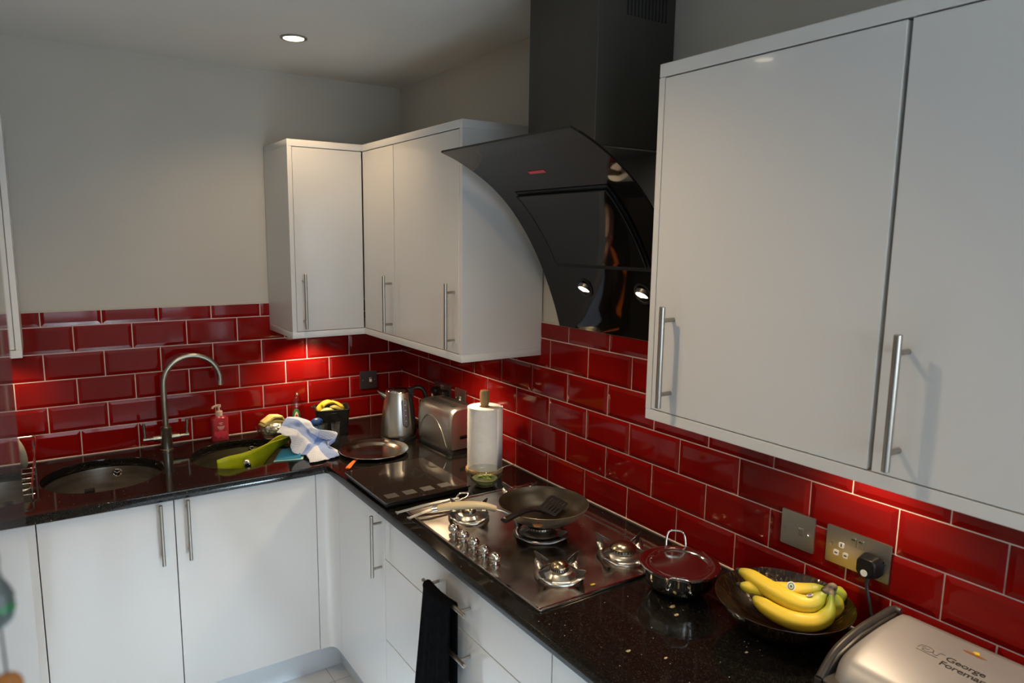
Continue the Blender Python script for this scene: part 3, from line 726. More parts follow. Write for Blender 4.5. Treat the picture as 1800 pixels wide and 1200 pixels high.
# ------------------------------------------------------------------ frying pan, spatula, tongs
def frying_pan():
    c = (-.281, -1.540, .9535)
    t = thing('frying_pan', 'bronze frying pan with cream handle on the middle burner', 'pan', c)
    outp = [(0, 0), (.078, 0), (.088, .004), (.108, .018), (.124, .035), (.1325, .0485), (.1335, .0495)]
    inp = [(.1325, .0505), (.1305, .0495), (.121, .035), (.105, .019), (.086, .006), (.076, .0035), (0, .0035)]
    obj('pan_body', lathe(B(), outp + [inp[0]], 64), 'pan_out', t, 40)
    obj('cooking_surface', lathe(B(), inp, 64), 'pan_in', t, 40)
    L = lambda p: (p[0] - c[0], p[1] - c[1], p[2] - c[2])
    path = catmull([L(p) for p in ((-.440, -1.523, 1.010), (-.475, -1.512, 1.022), (-.520, -1.496, 1.028), (-.560, -1.470, 1.024), (-.588, -1.448, 1.016))], 6)
    b = B(); n = len(path); tube(b, path, [.0095 + .0035 * math.sin(PI * k / (n - 1)) for k in range(n)], 18, sx=.85, sy=1.25); h = obj('handle', b, 'cream', t, 60)
    b = B(); tube(b, [L((-.586, -1.449, 1.0165)), L((-.598, -1.440, 1.0135))], [.011, .010], 18, sx=.85, sy=1.25); obj('end_cap', b, 'chrome', h, 60, label='chrome end cap')
    b = B()
    for dy in (-.009, .009): tube(b, catmull([L((-.448, -1.521 + dy * .5, 1.010)), L((-.425, -1.529 + dy, 1.004)), L((-.4055, -1.535 + dy * 1.3, .994))], 4), .0022, 8)
    tube(b, [L((-.449, -1.5205, 1.010)), L((-.441, -1.523, 1.011))], .0085, 14); box(b, -.128, -.1225, -.016, .026, .030, .046)
    obj('handle_bracket', b, 'steel', t, 60)
    b = B(); blob(b, (0, 0, 0), 1, (.016, .003, .012), .3, 22, 2)
    d = Vector((-.70, -.714, 0)).normalized(); b.transform(Matrix.Translation((d.x * .118, d.y * .118, .030)) @ Matrix.Rotation(math.atan2(d.y, d.x) + PI / 2, 4, 'Z') @ Matrix.Rotation(-.9, 4, 'X'))
    obj('food_drip', b, 'stain', t, True, label='ochre food drip on the outside')
frying_pan()

def spatula():
    t = thing('slotted_spatula', 'black slotted spatula lying in the frying pan', 'spatula', (-.294, -1.56, .975))
    o = Vector((-.2965, -1.533, .984)); u = Vector((.084, .040, .012)); v = Vector((.006, -.055, -.016))
    m = basis(o, u, v); Lu, Lv = u.length, v.length
    out = [(0, .003), (.003, 0), (Lu - .01, -.002), (Lu, .002), (Lu - .003, Lv), (.002, Lv + .001), (0, Lv - .004)]
    holes = []
    for k in range(5):
        yy = .009 + k * (Lv - .018) / 4
        for a, b_ in ((.016, .046), (.054, .084)):
            holes.append(rrect((a + b_) / 2, yy, b_ - a, .0042, .002, 3))
    bm = plate_bm([out] + holes, -.001, .001); bm.transform(m); obj('blade', bm, 'black', t, world=True)
    b = B(); mid = o + v * .5
    path = catmull([mid + u * .04, (-.312, -1.558, .989), (-.352, -1.567, 1.003), (-.413, -1.595, 1.0135), (-.480, -1.626, 1.019)], 6)
    n = len(path); tube(b, path, [.005 + .0035 * min(1, k / n * 1.6) for k in range(n)], 14, sx=.6, sy=1.3); h = obj('handle', b, 'black', t, 60, world=True)
    b = B(); tube(b, [(-.470, -1.6215, 1.0235), (-.478, -1.6255, 1.0245)], .0045, 12); obj('hanging_hole', b, 'chrome', h, 60, world=True)
spatula()

def tongs():
    t = thing('kitchen_tongs', 'steel tongs lying under the cream pan handle, tips over the hob edge', 'tongs', (-.48, -1.25, .93))
    def arm(p0, p1, z0, z1):
        b = B(); a = Vector((*p0, z0)); c = Vector((*p1, z1)); d = (c - a).normalized(); s = Vector((-d.y, d.x, 0)).normalized()
        for off in (-.0065, -.0022, .0022, .0065):
            tube(b, catmull([a + s * off * .8, a.lerp(c, .5) + s * off + Vector((0, 0, .003)), c + s * off * .7], 5), .0014, 8)
        tube(b, [a - s * .008, a + s * .008], .003, 8); return b
    obj('tong_arm', arm((-.604, -1.215), (-.400, -1.247), .926, .944), 'steel', t, 60, world=True)
    obj('tong_arm', arm((-.592, -1.274), (-.400, -1.255), .926, .940), 'steel', t, 60, world=True)
    b = B(); tube(b, catmull([(-.405, -1.240, .944), (-.385, -1.232, .952), (-.366, -1.246, .952), (-.378, -1.262, .948), (-.405, -1.262, .942)], 5), .003, 8)
    box(b, -.410, -.392, -1.262, -1.240, .9365, .9385); tube(b, [(-.385, -1.25, .940), (-.30, -1.236, .932)], .0032, 8)
    obj('spring_hinge', b, 'chrome', t, 60, world=True)
tongs()

# ------------------------------------------------------------------ lidded steel dish
def steel_dish():
    t = thing('lidded_dish', 'round lidded steel dish with two loop handles, right of the hob', 'dish', (-.206, -2.002, .91))
    obj('dish_body', lathe(B(), [(0, 0), (.045, 0), (.058, .005), (.080, .025), (.0915, .050), (.0945, .068), (.0955, .0695), (.0935, .070), (.0905, .052), (.08, .028), (.05, .006), (0, .003)], 56), 'chrome', t, 50)
    lid = obj('lid', lathe(B(), [(.0975, .0705), (.0985, .0730), (.096, .0745), (.080, .0745), (.0735, .0720), (.070, .0695), (.067, .0690), (0, .0690), (0, .0675), (.0975, .0690)], 64), 'chrome', t, 25)
    def loop(ang, out, up, z, w, lean):
        a = math.radians(ang); d = Vector((math.cos(a), math.sin(a), 0)); s = Vector((-d.y, d.x, 0))
        r = .093
        p = [d * r + s * w + Vector((0, 0, z)), d * (r + out * .5) + s * w * 1.02 + Vector((0, 0, z + up * .55)), d * (r + out * .9) + s * w * .75 + Vector((0, 0, z + up * .93)),
             d * (r + out) + Vector((0, 0, z + up)), d * (r + out * .9) - s * w * .75 + Vector((0, 0, z + up * .93)), d * (r + out * .5) - s * w * 1.02 + Vector((0, 0, z + up * .55)), d * r - s * w + Vector((0, 0, z))]
        b = B(); tube(b, catmull(p, 5), .0028, 10)
        for k in (-1, 1): blob(b, d * r + s * w * k + Vector((0, 0, z)), .0048, sub=2)
        obj('loop_handle', b, 'chrome', t, 60)
    loop(48, .018, .058, .052, .024, 0); loop(222, .020, .040, .045, .026, 0)
steel_dish()

# ------------------------------------------------------------------ banana bowl
def bananas():
    t = thing('fruit_bowl', 'dark amber glass bowl holding bananas below the double socket', 'bowl', (-.150, -2.254, .91))
    prof = [(0, 0), (.055, 0), (.064, .003), (.090, .017), (.118, .041), (.138, .066), (.1455, .078), (.1465, .0795), (.1440, .080), (.1355, .068), (.115, .045), (.087, .022), (.06, .008), (0, .006)]
    obj('glass_shell', lathe(B(), prof, 72), 'bowl', t, 60)
    b = B(); N = 90
    tube(b, [(.1455 * math.cos(2 * PI * k / N), .1455 * math.sin(2 * PI * k / N), .0795 + .0004 * math.sin(k * 7)) for k in range(N)], .0016, 6, closed=True); obj('rim', b, 'glass', t, 60)
    g = thing('banana_bunch', 'bunch of yellow bananas with stickers, in the dark glass bowl', 'bananas', (-.12, -2.25, .95))
    BN = dict(A=[(-.151, -2.134, 1.004), (-.149, -2.160, 1.003), (-.150, -2.197, .998), (-.148, -2.240, .992), (-.138, -2.278, .986), (-.118, -2.302, .988), (-.098, -2.309, 1.002), (-.084, -2.317, 1.018)],
      B=[(-.176, -2.196, .972), (-.178, -2.215, .968), (-.176, -2.250, .962), (-.167, -2.284, .958), (-.146, -2.310, .957), (-.124, -2.329, .965), (-.106, -2.336, .985), (-.088, -2.326, 1.012)],
      C=[(-.176, -2.157, .985), (-.165, -2.176, .984), (-.140, -2.205, .985), (-.112, -2.235, .988), (-.090, -2.262, .993), (-.072, -2.287, 1.001), (-.072, -2.309, 1.014)],
      D=[(-.110, -2.215, .962), (-.088, -2.240, .962), (-.062, -2.272, .968), (-.043, -2.297, .978), (-.038, -2.313, .990), (-.050, -2.319, 1.003), (-.072, -2.316, 1.014)],
      E=[(-.130, -2.225, .945), (-.110, -2.262, .943), (-.085, -2.292, .948), (-.066, -2.312, .958), (-.058, -2.322, .974), (-.065, -2.322, .993), (-.076, -2.320, 1.010)])
    def banana(path, R):
        pts = catmull(path, 7); n = len(pts); b = B(); lay = b.verts.layers.float.new('tcoord')
        rr = []
        for k in range(n):
            u = k / (n - 1)
            if u < .2: r = R * (.24 + .64 * (u / .2) ** .8)
            elif u < .76: r = R * (.88 + .12 * math.sin(PI * (u - .2) / .56))
            else: v = (u - .76) / .24; r = R * (.88 - .62 * (3 * v * v - 2 * v ** 3))
            rr.append(r)
        rings = tube(b, pts, rr, 10)
        # five-sided section
        for k, ring in enumerate(rings):
            for j, v in enumerate(ring):
                v[lay] = k / (n - 1); f = 1 + .10 * math.cos(5 * 2 * PI * j / 10); v.co = pts[k] + (v.co - pts[k]) * f
        return b
    for k, R in (('A', 0.0221), ('B', 0.0211), ('C', 0.0200), ('D', 0.0200), ('E', 0.0200)):
        ob = obj('banana', banana(BN[k], R), 'banana', g, 'all', world=True, subsurf=1)
        p, q = Vector(BN[k][0]), Vector(BN[k][1]); d = (p - q).normalized()
        b = B(); tube(b, [p - d * .002, p + d * .004, p + d * .0075], [.0058, .0054, .0035], 10); obj('tip', b, 'bananatip', ob, 50, world=True, label='dark blossom end')
    b = B(); tube(b, catmull([(-.094, -2.310, 1.012), (-.084, -2.316, 1.020), (-.074, -2.319, 1.024), (-.064, -2.318, 1.018)], 4), [.006] + [.0085] * 11 + [.006], 10)
    tube(b, catmull([(-.080, -2.318, 1.018), (-.086, -2.327, 1.006), (-.095, -2.333, .990)], 4), [.009] * 4 + [.006] * 4 + [.002], 8)
    obj('crown', b, 'stem', g, 60, world=True)
    # stickers
    def sticker(c, n, up, r, mats, asp=1.15):
        n = Vector(n).normalized(); upv = Vector(up); m = basis(c, upv.cross(n), upv)
        if (m.to_3x3() @ Vector((0, 0, 1))).dot(n) < 0: m = basis(c, n.cross(upv), upv)
        s = None
        for q, (rr, mt, dz) in enumerate(mats):
            b = lathe(B(), [(0, dz + .0006), (rr * r, dz), (rr * r, dz - .0006)], 28, (0, 0, 0), 1, asp); b.transform(m)
            if s is None: s = obj('sticker', b, mt, g, True, world=True)
            else: obj('emblem', b, mt, s, True, world=True)
    sticker(Vector((-.1165, -2.2485, 1.0050)), (-.62, -.30, .72), (.3, .25, .6), .0095, [(1, 'sticker', 0), (.72, 'stickerg', .0006), (.5, 'sticker', .0012), (.3, 'stickerg', .0018)])
    sticker(Vector((-.1250, -2.2998, 1.0100)), (-.3, .1, .95), (.5, .6, 0), .0075, [(1, 'sticker', 0), (.6, 'purple', .0006)], .6)
bananas()

# ------------------------------------------------------------------ wall plates
def plate(name, label, cat, wall, s, z, w, h, m, gangs):
    """s = position along the wall of the centre; local x runs to the viewer's right"""
    if wall == 'right': loc = (-.0032, s, z); rot = -PI / 2
    else: loc = (s, -.0032, z); rot = 0
    t = thing(name, label, cat, loc, rot)   # local: +x right, -y out, z up
    b = plate_bm([rrect(0, 0, w, h, .003)], 0, .0045); b.transform(Matrix.Rotation(PI / 2, 4, 'X')); obj('face_plate', b, m, t, bevel=.0012)
    out = lambda bb: (bb.transform(Matrix.Rotation(PI / 2, 4, 'X')), bb)[1]
    for x in (-w / 2 + .013, w / 2 - .013):
        bb = lathe(B(), [(.0045, .0045), (.0045, .0052), (.0032, .0052), (.0030, .0049), (0, .0049)], 18, (x, 0, 0)); box(bb, x - .003, x + .003, -.0004, .0004, .0049, .0055); obj('screw', out(bb), 'chrome' if m != 'socketdark' else 'steel', t)
    for g in gangs:
        if g[0] == 'rocker':
            bb = box(B(), g[1] - .0062, g[1] + .0062, g[2] - .0105, g[2] + .0105, .0045, .0062); r = obj('rocker', out(bb), g[3], t, bevel=.001)
            bb = box(B(), g[1] - .005, g[1] + .005, g[2] + .004, g[2] + .0095, .006, .0085); obj('rocker_lip', out(bb), 'chrome', r, bevel=.0008)
        if g[0] == 'pins':
            for dx, dz in ((0, .011), (-.011, -.010), (.011, -.010)):
                bb = plate_bm([rrect(g[1] + dx, g[2] + dz, .0125, .0125, .003)], .0045, .0062); i = obj('pin_insert', out(bb), 'whiteins', t)
                hh = (.0028, .0075) if dz > 0 else (.0066, .0028)
                bb = box(B(), g[1] + dx - hh[0] / 2, g[1] + dx + hh[0] / 2, g[2] + dz - hh[1] / 2, g[2] + dz + hh[1] / 2, .0062, .0065); obj('slot', out(bb), 'matblack', i)
    return t
plate('switch_plate', 'dark pewter single switch plate on the sink wall above the kettle', 'switch', 'back', -.182, 1.091, .086, .084, 'socketdark', [('rocker', .011, .0, 'whiteins')])
plate('switch_plate', 'satin steel single switch plate left of the double socket', 'switch', 'right', -2.184, 1.089, .087, .087, 'socketmetal', [('rocker', .010, .002, 'handle')])
ds = plate('double_socket', 'satin steel double socket with one black plug, below the large wall cabinet', 'socket', 'right', -2.331, 1.090, .146, .087, 'socketmetal', [('pins', -.036, -.006), ('rocker', -.0085, .022, 'handle'), ('rocker', .0085, .022, 'handle')])
plate('double_socket', 'double socket behind the toaster with two black plugs', 'socket', 'right', -.424, 1.092, .146, .086, 'socketdark', [('rocker', -.0085, .022, 'handle'), ('rocker', .0085, .022, 'handle')])
plate('switch_plate', 'single steel plate on the hob wall just right of the toaster', 'switch', 'right', -.582, 1.092, .088, .086, 'socketmetal', [('rocker', .0, .0, 'whiteins')])
def plug(label, y, z, cable, m='black'):
    t = thing('plug', label, 'plug', (-.008, y, z), -PI / 2)
    lp = [(-.025, .013), (-.018, .024), (.018, .024), (.025, .013), (.025, -.014), (.016, -.027), (-.016, -.027), (-.025, -.014)]
    b = plate_bm([lp], 0, .030); b.transform(Matrix.Rotation(PI / 2, 4, 'X'))
    for v in b.verts:
        if v.co.y < -.015: v.co.x *= .82; v.co.z *= .82
    p = obj('plug_body', b, m, t, bevel=.005, segs=3)
    b = lathe(B(), [(0, 0), (.0075, 0), (.0075, .0008), (0, .0008)], 24); b.transform(Matrix.Translation((-.001, -.0300, -.012)) @ Matrix.Rotation(PI / 2, 4, 'X')); obj('label_disc', b, 'sticker', p)
    if cable:
        b = B(); tube(b, catmull(cable, 6), .0036, 10); b2 = obj('cable', b, 'cable', t, 60, world=True)
plug('black plug with a white disc in the double socket by the bananas', -2.367, 1.078, [(-.022, -2.367, 1.052), (-.024, -2.368, 1.03), (-.026, -2.378, 1.0), (-.027, -2.388, .965), (-.027, -2.400, .935), (-.028, -2.43, .920), (-.028, -2.47, .918)])
plug('black plug in the left half of the socket behind the toaster', -.388, 1.086, [(-.022, -.388, 1.060), (-.03, -.388, 1.02), (-.03, -.39, .96), (-.04, -.42, .915)])
plug('black plug in the right half of the socket behind the toaster', -.460, 1.086, None)

# ------------------------------------------------------------------ kettle
def kettle():
    t = thing('electric_kettle', 'brushed steel electric kettle with black handle in the corner', 'kettle', (-.222, -.423, .91), -math.radians(25))
    obj('power_base', lathe(B(), [(0, 0), (.077, 0), (.078, .004), (.076, .014), (.070, .018), (0, .018)], 44), 'black', t, 40)
    obj('body', lathe(B(), [(0, .0185), (.073, .0185), (.0745, .022), (.0745, .035), (.0725, .07), (.0675, .12), (.0610, .17), (.0560, .200), (.0535, .208), (.050, .210)], 56), 'steel', t, 40)
    obj('lid', lathe(B(), [(.0525, .209), (.052, .213), (.046, .219), (.030, .223), (.0, .2245)], 48), 'chrome', t, 40)
    # spout
    b = B(); rings = []
    for (x, z, w, h) in ((-.045, .150, .012, .02), (-.060, .168, .020, .026), (-.073, .188, .022, .02), (-.085, .205, .016, .012), (-.092, .2125, .010, .006)):
        pass
    sec = [(-.040, .192, .030, .150), (-.056, .200, .022, .160), (-.070, .206, .015, .178), (-.082, .211, .009, .195), (-.088, .213, .004, .206)]
    for x, zt, hw, zb in sec:
        rings.append([b.verts.new((x, -hw, zt)), b.verts.new((x + .002, -hw * .9, (zt + zb) / 2)), b.verts.new((x + .004, 0, zb)), b.verts.new((x + .002, hw * .9, (zt + zb) / 2)), b.verts.new((x, hw, zt))])
    for A, C in zip(rings, rings[1:]):
        for k in range(4): b.faces.new((A[k], A[k + 1], C[k + 1], C[k]))
    obj('spout', b, 'steel', t, 70, solid=.0015)
    b = B(); tube(b, catmull([(.046, 0, .200), (.068, 0, .222), (.096, 0, .222), (.114, 0, .200), (.119, 0, .160), (.112, 0, .110), (.098, 0, .070), (.080, 0, .045)], 6), .0125, 14, sx=.75, sy=1.15)
    box(b, .040, .066, -.013, .013, .185, .222)
    obj('handle', b, 'black', t, 60)
    # strip at the back of the body
    b = B(); N = 8
    g = [[b.verts.new(((r + .0012) * math.cos(a), (r + .0012) * math.sin(a), z)) for a in [math.radians(-30 + 60 * k / N) for k in range(N + 1)]] for r, z in ((.0745, .03), (.0725, .07), (.0675, .12), (.0610, .17), (.0565, .198))]
    for A, C in zip(g, g[1:]):
        for k in range(N): b.faces.new((A[k], A[k + 1], C[k + 1], C[k]))
    obj('handle_strip', b, 'black', t, 60, solid=.002)
    # water window
    b = B(); g = []; rows = 14
    for j in range(rows + 1):
        u = j / rows; z = .065 + u * .125; r = .0738 - (z - .06) * .110; hw = .015 * math.sqrt(max(0, 1 - max(0, (abs(u - .5) * 2 - .72) / .28) ** 2))
        hw = max(hw, .002); g.append([b.verts.new(((r + .0012) * math.cos(a), (r + .0012) * math.sin(a), z)) for a in [math.radians(-64) + s * hw / r for s in (-1, -.5, 0, .5, 1)]])
    for A, C in zip(g, g[1:]):
        for k in range(4): b.faces.new((A[k], A[k + 1], C[k + 1], C[k]))
    wn = obj('water_window', b, 'socketdark', t, 60, solid=.002)
    b = B()
    for z in (.092, .116, .138, .160):
        r = .0738 - (z - .06) * .110 + .0028; a = math.radians(-64); box(b, r * math.cos(a) - .003, r * math.cos(a) + .003, r * math.sin(a) - .001, r * math.sin(a) + .001, z, z + .0012)
    obj('level_marks', b, 'palewhite', wn)
kettle()

# ------------------------------------------------------------------ toaster
def toaster():
    t = thing('toaster', 'brushed steel two-slot toaster between the kettle and the kitchen roll', 'toaster', (-.088, -.622, .91), math.radians(3))
    W, Lh = .079, .130
    half = [(.070, .020), (.0745, .040), (.0745, .12), (.0725, .150), (.067, .170), (.058, .182), (.044, .188), (.018, .190)]
    prof = half + [(-x, z) for x, z in reversed(half)]
    b = B(); ys = [(-Lh, .90), (-Lh + .006, .965), (-Lh + .018, 1.0), (0, 1.0), (Lh - .018, 1.0), (Lh - .006, .965), (Lh, .90)]
    rings = []
    for y, s in ys: rings.append([b.verts.new((x * s, y, .02 + (z - .02) * (s * .5 + .5))) for x, z in prof])
    n = len(prof)
    for A, C in zip(rings, rings[1:]):
        for k in range(n - 1): b.faces.new((A[k], A[k + 1], C[k + 1], C[k]))
        b.faces.new((A[n - 1], A[0], C[0], C[n - 1]))
    b.faces.new(rings[0]); b.faces.new(rings[-1][::-1])
    body = obj('casing', b, 'satinsteel', t, 35)
    b = B(); out = rrect(0, 0, .164, .266, .03, 6); m0 = plate_bm([out], 0, .020)
    for v in m0.verts:
        if v.co.z > .01: v.co.x *= .90; v.co.y *= .95
    obj('base', m0, 'black', t, bevel=.003)
    for x in (-.027, .027):
        obj('bread_slot', box(B(), x - .013, x + .013, -.100, .085, .180, .1912), 'matblack', t)
    b = B()
    for s in (-1, 1):
        pts = [(s * .0755, .105 - .0, .030), (s * .0755, .10, .07), (s * .0755, .075, .112), (s * .0755, .03, .138), (s * .0750, -.02, .130), (s * .0755, -.062, .098), (s * .0755, -.090, .055), (s * .0755, -.105, .03)]
        tube(b, catmull(pts, 6), .0016, 6)
    obj('arch_crease', b, 'steel', body, 60)
    b = B(); box(b, -.028, .028, -.1335, -.123, .06, .075); obj('lever', b, 'black', t, bevel=.004)
toaster()

# ------------------------------------------------------------------ kitchen roll
def kitchen_roll():
    t = thing('roll_holder', 'bamboo kitchen roll holder with a rounded knob on its pole', 'holder', (-.130, -.972, .91))
    obj('base', lathe(B(), [(0, 0), (.070, 0), (.0715, .006), (.069, .013), (0, .013)], 44), 'wood', t, 40)
    obj('pole', lathe(B(), [(0, .012), (.011, .012), (.011, .24), (.0115, .246), (.0155, .254), (.018, .275), (.0185, .296), (.016, .306), (0, .309)], 24), 'wood', t, 40)
    r = thing('kitchen_roll', 'white kitchen paper roll standing on the bamboo holder', 'kitchen roll', (-.130, -.972, .9235))
    b = B(); N = 96; H = .232; ring0, ring1, in0, in1 = [], [], [], []
    for k in range(N):
        a = 2 * PI * k / N; rr = .0625 + .0012 * k / N + .0006 * math.sin(3 * a)
        ring0.append(b.verts.new((rr * math.cos(a), rr * math.sin(a), 0))); ring1.append(b.verts.new((rr * math.cos(a), rr * math.sin(a), H)))
        in0.append(b.verts.new((.020 * math.cos(a), .020 * math.sin(a), 0))); in1.append(b.verts.new((.020 * math.cos(a), .020 * math.sin(a), H)))
    for k in range(N):
        q = (k + 1) % N; b.faces.new((ring0[k], ring0[q], ring1[q], ring1[k])); b.faces.new((ring1[k], ring1[q], in1[q], in1[k]))
        b.faces.new((in1[k], in1[q], in0[q], in0[k])); b.faces.new((in0[k], in0[q], ring0[q], ring0[k]))
    obj('paper', b, 'paper', r, 30)
    # loose end, standing slightly proud on the right
    b = B(); A = []
    for k in range(9):
        a = math.radians(-75 + 8.5 * k); rr = .0645 + .0075 * (k / 8) ** 2; A.append((b.verts.new((rr * math.cos(a), rr * math.sin(a), .001)), b.verts.new((rr * math.cos(a), rr * math.sin(a), H - .002))))
    for p, q in zip(A, A[1:]): b.faces.new((p[0], q[0], q[1], p[1]))
    obj('loose_sheet', b, 'paper', r, 60, solid=.0006)
    b = lathe(B(), [(.0205, .0), (.0205, H + .0005), (.019, H + .0005), (.019, 0)], 36); obj('core', b, 'wood', r, 40, label='brown cardboard core')
kitchen_roll()

# ------------------------------------------------------------------ small glass bowl with herbs
def herb_bowl():
    t = thing('glass_bowl', 'small clear glass bowl of green leftovers in front of the kitchen roll', 'bowl', (-.213, -1.109, .91))
    obj('glass_shell', lathe(B(), [(0, 0), (.030, 0), (.036, .004), (.050, .022), (.0585, .040), (.0605, .0405), (.0605, .045), (.0612, .057), (.0598, .057), (.0590, .044), (.0560, .038), (.048, .022), (.034, .006), (0, .004)], 48), 'glass', t, 60)
    h = thing('herb_leftovers', 'pale green broth with chopped herbs in the small glass bowl', 'food', (-.213, -1.109, .915))
    obj('broth', lathe(B(), [(0, 0), (.028, .0005), (.040, .012), (.0455, .021), (0, .021)], 36), 'broth', h, 60)
    b = B(); rn = random.Random(4)
    for k in range(16):
        a = rn.uniform(0, 2 * PI); r = rn.uniform(0, .028); c = (.006 + r * math.cos(a) * .9, r * math.sin(a) * .8, .020 + rn.uniform(0, .010))
        blob(b, c, .0085, (rn.uniform(.6, 1.3), rn.uniform(.6, 1.2), rn.uniform(.3, .7)), .6, 25, 2)
    o = obj('chopped_herbs', b, 'herb', h, 60); o['kind'] = 'stuff'
    s = thing('teaspoon', 'steel teaspoon resting in the small glass bowl', 'spoon', (-.18, -1.12, .95))
    b = B(); tube(b, catmull([(-.205, -1.105, .935), (-.180, -1.118, .950), (-.150, -1.135, .972), (-.118, -1.152, .982)], 6), [.0016] * 12 + [.0022] * 6 + [.003], 8, sx=.5, sy=1.3)
    obj('handle', b, 'chrome', s, 60, world=True)
    b = B(); blob(b, (-.213, -1.101, .934), .012, (1.3, .8, .35), 0, 1, 3); obj('spoon_bowl', b, 'chrome', s, 60, world=True)
herb_bowl()

# ------------------------------------------------------------------ black board and tray
def board():
    t = thing('glass_board', 'black glass board with grey squares, left of the hob', 'board', (-.452, -.968, .91))
    obj('board_top', plate_bm([rrect(-.452, -.968, .316, .360, .006)], .931, .936), 'boardglass', t, world=True, bevel=.001)
    obj('frame', plate_bm([rrect(-.452, -.968, .306, .350, .006)], .915, .931), 'black', t, world=True)
    b = B(); [lathe(b, [(0, .910), (.010, .910), (.010, .915), (0, .915)], 16, (x, y, 0)) for x in (-.58, -.32) for y in (-1.12, -.81)]
    obj('feet', b, 'black', t, world=True)
    for k in range(4):
        x = -.568 + k * .066; obj('grey_square', slab(x - .021, x + .021, -1.128 + .012, -1.128 + .050, .936, .9363), 'boardsq', t, world=True)
    b = B(); blob(b, (-.590, -.806, .9385), .004, (1, 1, .6), 0, 1, 2); obj('metal_stud', b, 'chrome', t, True, world=True)
board()
def tray():
    t = obj('serving_tray', lathe(B(), [(0, .003), (.098, .003), (.104, .0045), (.112, .0125), (.122, .0165), (.143, .0185), (.1455, .020), (.1465, .019), (.1460, .0165), (.122, .0145), (.114, .0105), (.106, .0015), (0, .0015)], 72, ex=1.0, ey=1.0), 'traysteel', smooth=60)
    t.scale = (.945, .945, 1); t.location = (-.396, -.560, .9085); t.rotation_euler = (0, 0, .3)
    tag(t, 'shallow round steel tray with a broad rim, left of the kettle', 'tray')
tray()
def peeler():
    b = B(); tube(b, catmull([(-.566, -.705, .9155), (-.545, -.678, .9165), (-.520, -.647, .9165), (-.49, -.612, .9155)], 4), [.007, .0085, .009, .0085, .008, .008, .0075, .007, .007, .0065, .006, .006, .005], 12, sx=.45, sy=1.1)
    tag(obj('orange_knife', b, 'orange', smooth=60), 'orange plastic handle sticking out from under the steel tray', 'knife')
peeler()

# ------------------------------------------------------------------ things around the sinks
def soap():
    t = thing('soap_bottle', 'pink pump soap bottle standing behind the right sink', 'bottle', (-.880, -.046, .91), .1)
    b = plate_bm([rrect(0, 0, .070, .042, .012)], 0, .096)
    for v in b.verts:
        if v.co.z < .01: v.co.x *= .96; v.co.y *= .96
    obj('bottle', b, 'pinkliq', t, bevel=.005, segs=3)
    sh = lathe(B(), [(.028, .094), (.022, .102), (.013, .106), (.013, .108)], 28, ey=.7); obj('shoulder', sh, 'pinkliq', t, 60)
    obj('collar', lathe(B(), [(0, .105), (.0145, .105), (.0145, .124), (.011, .126), (0, .126)], 28), 'pinkpale', t, 40)
    p = B(); tube(p, [(0, 0, .124), (0, 0, .142)], .005, 12); tube(p, [(0, 0, .142), (0, 0, .152)], .0095, 14); tube(p, catmull([(0, 0, .148), (-.012, -.004, .150), (-.026, -.008, .146), (-.029, -.009, .140)], 4), .0045, 10)
    obj('pump_head', p, 'pinkpale', t, 50)
    lb = B()
    for k, (x, z, r, sx) in enumerate(((-.012, .026, .015, .7), (.008, .024, .016, .75), (-.001, .034, .017, .6), (.020, .030, .012, .5), (-.024, .032, .011, .5))):
        blob(lb, (x, -.0212, z), r, (sx, .04, 1), 0, 1, 2)
    obj('flower_print', lb, 'pinklab', t, True, label='dark pink flower print')
    lb = B()
    for z, w in ((.060, .030), (.055, .026), (.050, .020), (.076, .016), (.070, .010)): box(lb, -w / 2, w / 2, -.0216, -.0208, z, z + .0016)
    obj('small_print', lb, 'palewhite', t)
soap()

def dish_and_sponges():
    t = thing('glass_dish', 'clear glass dish holding a steel scourer, behind the right sink', 'dish', (-.684, -.122, .91))
    obj('glass_shell', lathe(B(), [(0, 0), (.035, 0), (.042, .004), (.058, .030), (.066, .056), (.0645, .0565), (.056, .032), (.040, .008), (0, .005)], 44), 'glass', t, 60)
    s = B(); blob(s, (0, 0, 0), 1, (.050, .046, .032), .16, 60, 4); o = obj('steel_scourer', s, 'scour', smooth=60); o.location = (-.680, -.126, .950)
    tag(o, 'round steel wool scourer in the clear glass dish', 'scourer')
    g = thing('yellow_sponge', 'bent yellow sponge on top of the steel scourer', 'sponge', (-.68, -.125, .98), .2)
    b = B()
    prof = [(-.046, .004), (-.010, .024), (.0, .028), (.040, .022), (.050, .002), (.044, .000), (.034, .012), (.004, .017), (-.008, .012), (-.040, -.010)]
    m = plate_bm([prof], -.024, .024); m.transform(Matrix.Rotation(PI / 2, 4, 'X')); obj('upper_fold', m, 'yellow', g, bevel=.003)
    prof = [(-.050, -.006), (-.012, .006), (.0, .010), (.054, .0), (.052, -.010), (.0, -.003), (-.014, -.006), (-.050, -.014)]
    m = plate_bm([prof], -.028, .022); m.transform(Matrix.Rotation(PI / 2, 4, 'X')); obj('lower_fold', m, 'yellow', g, bevel=.003)
dish_and_sponges()

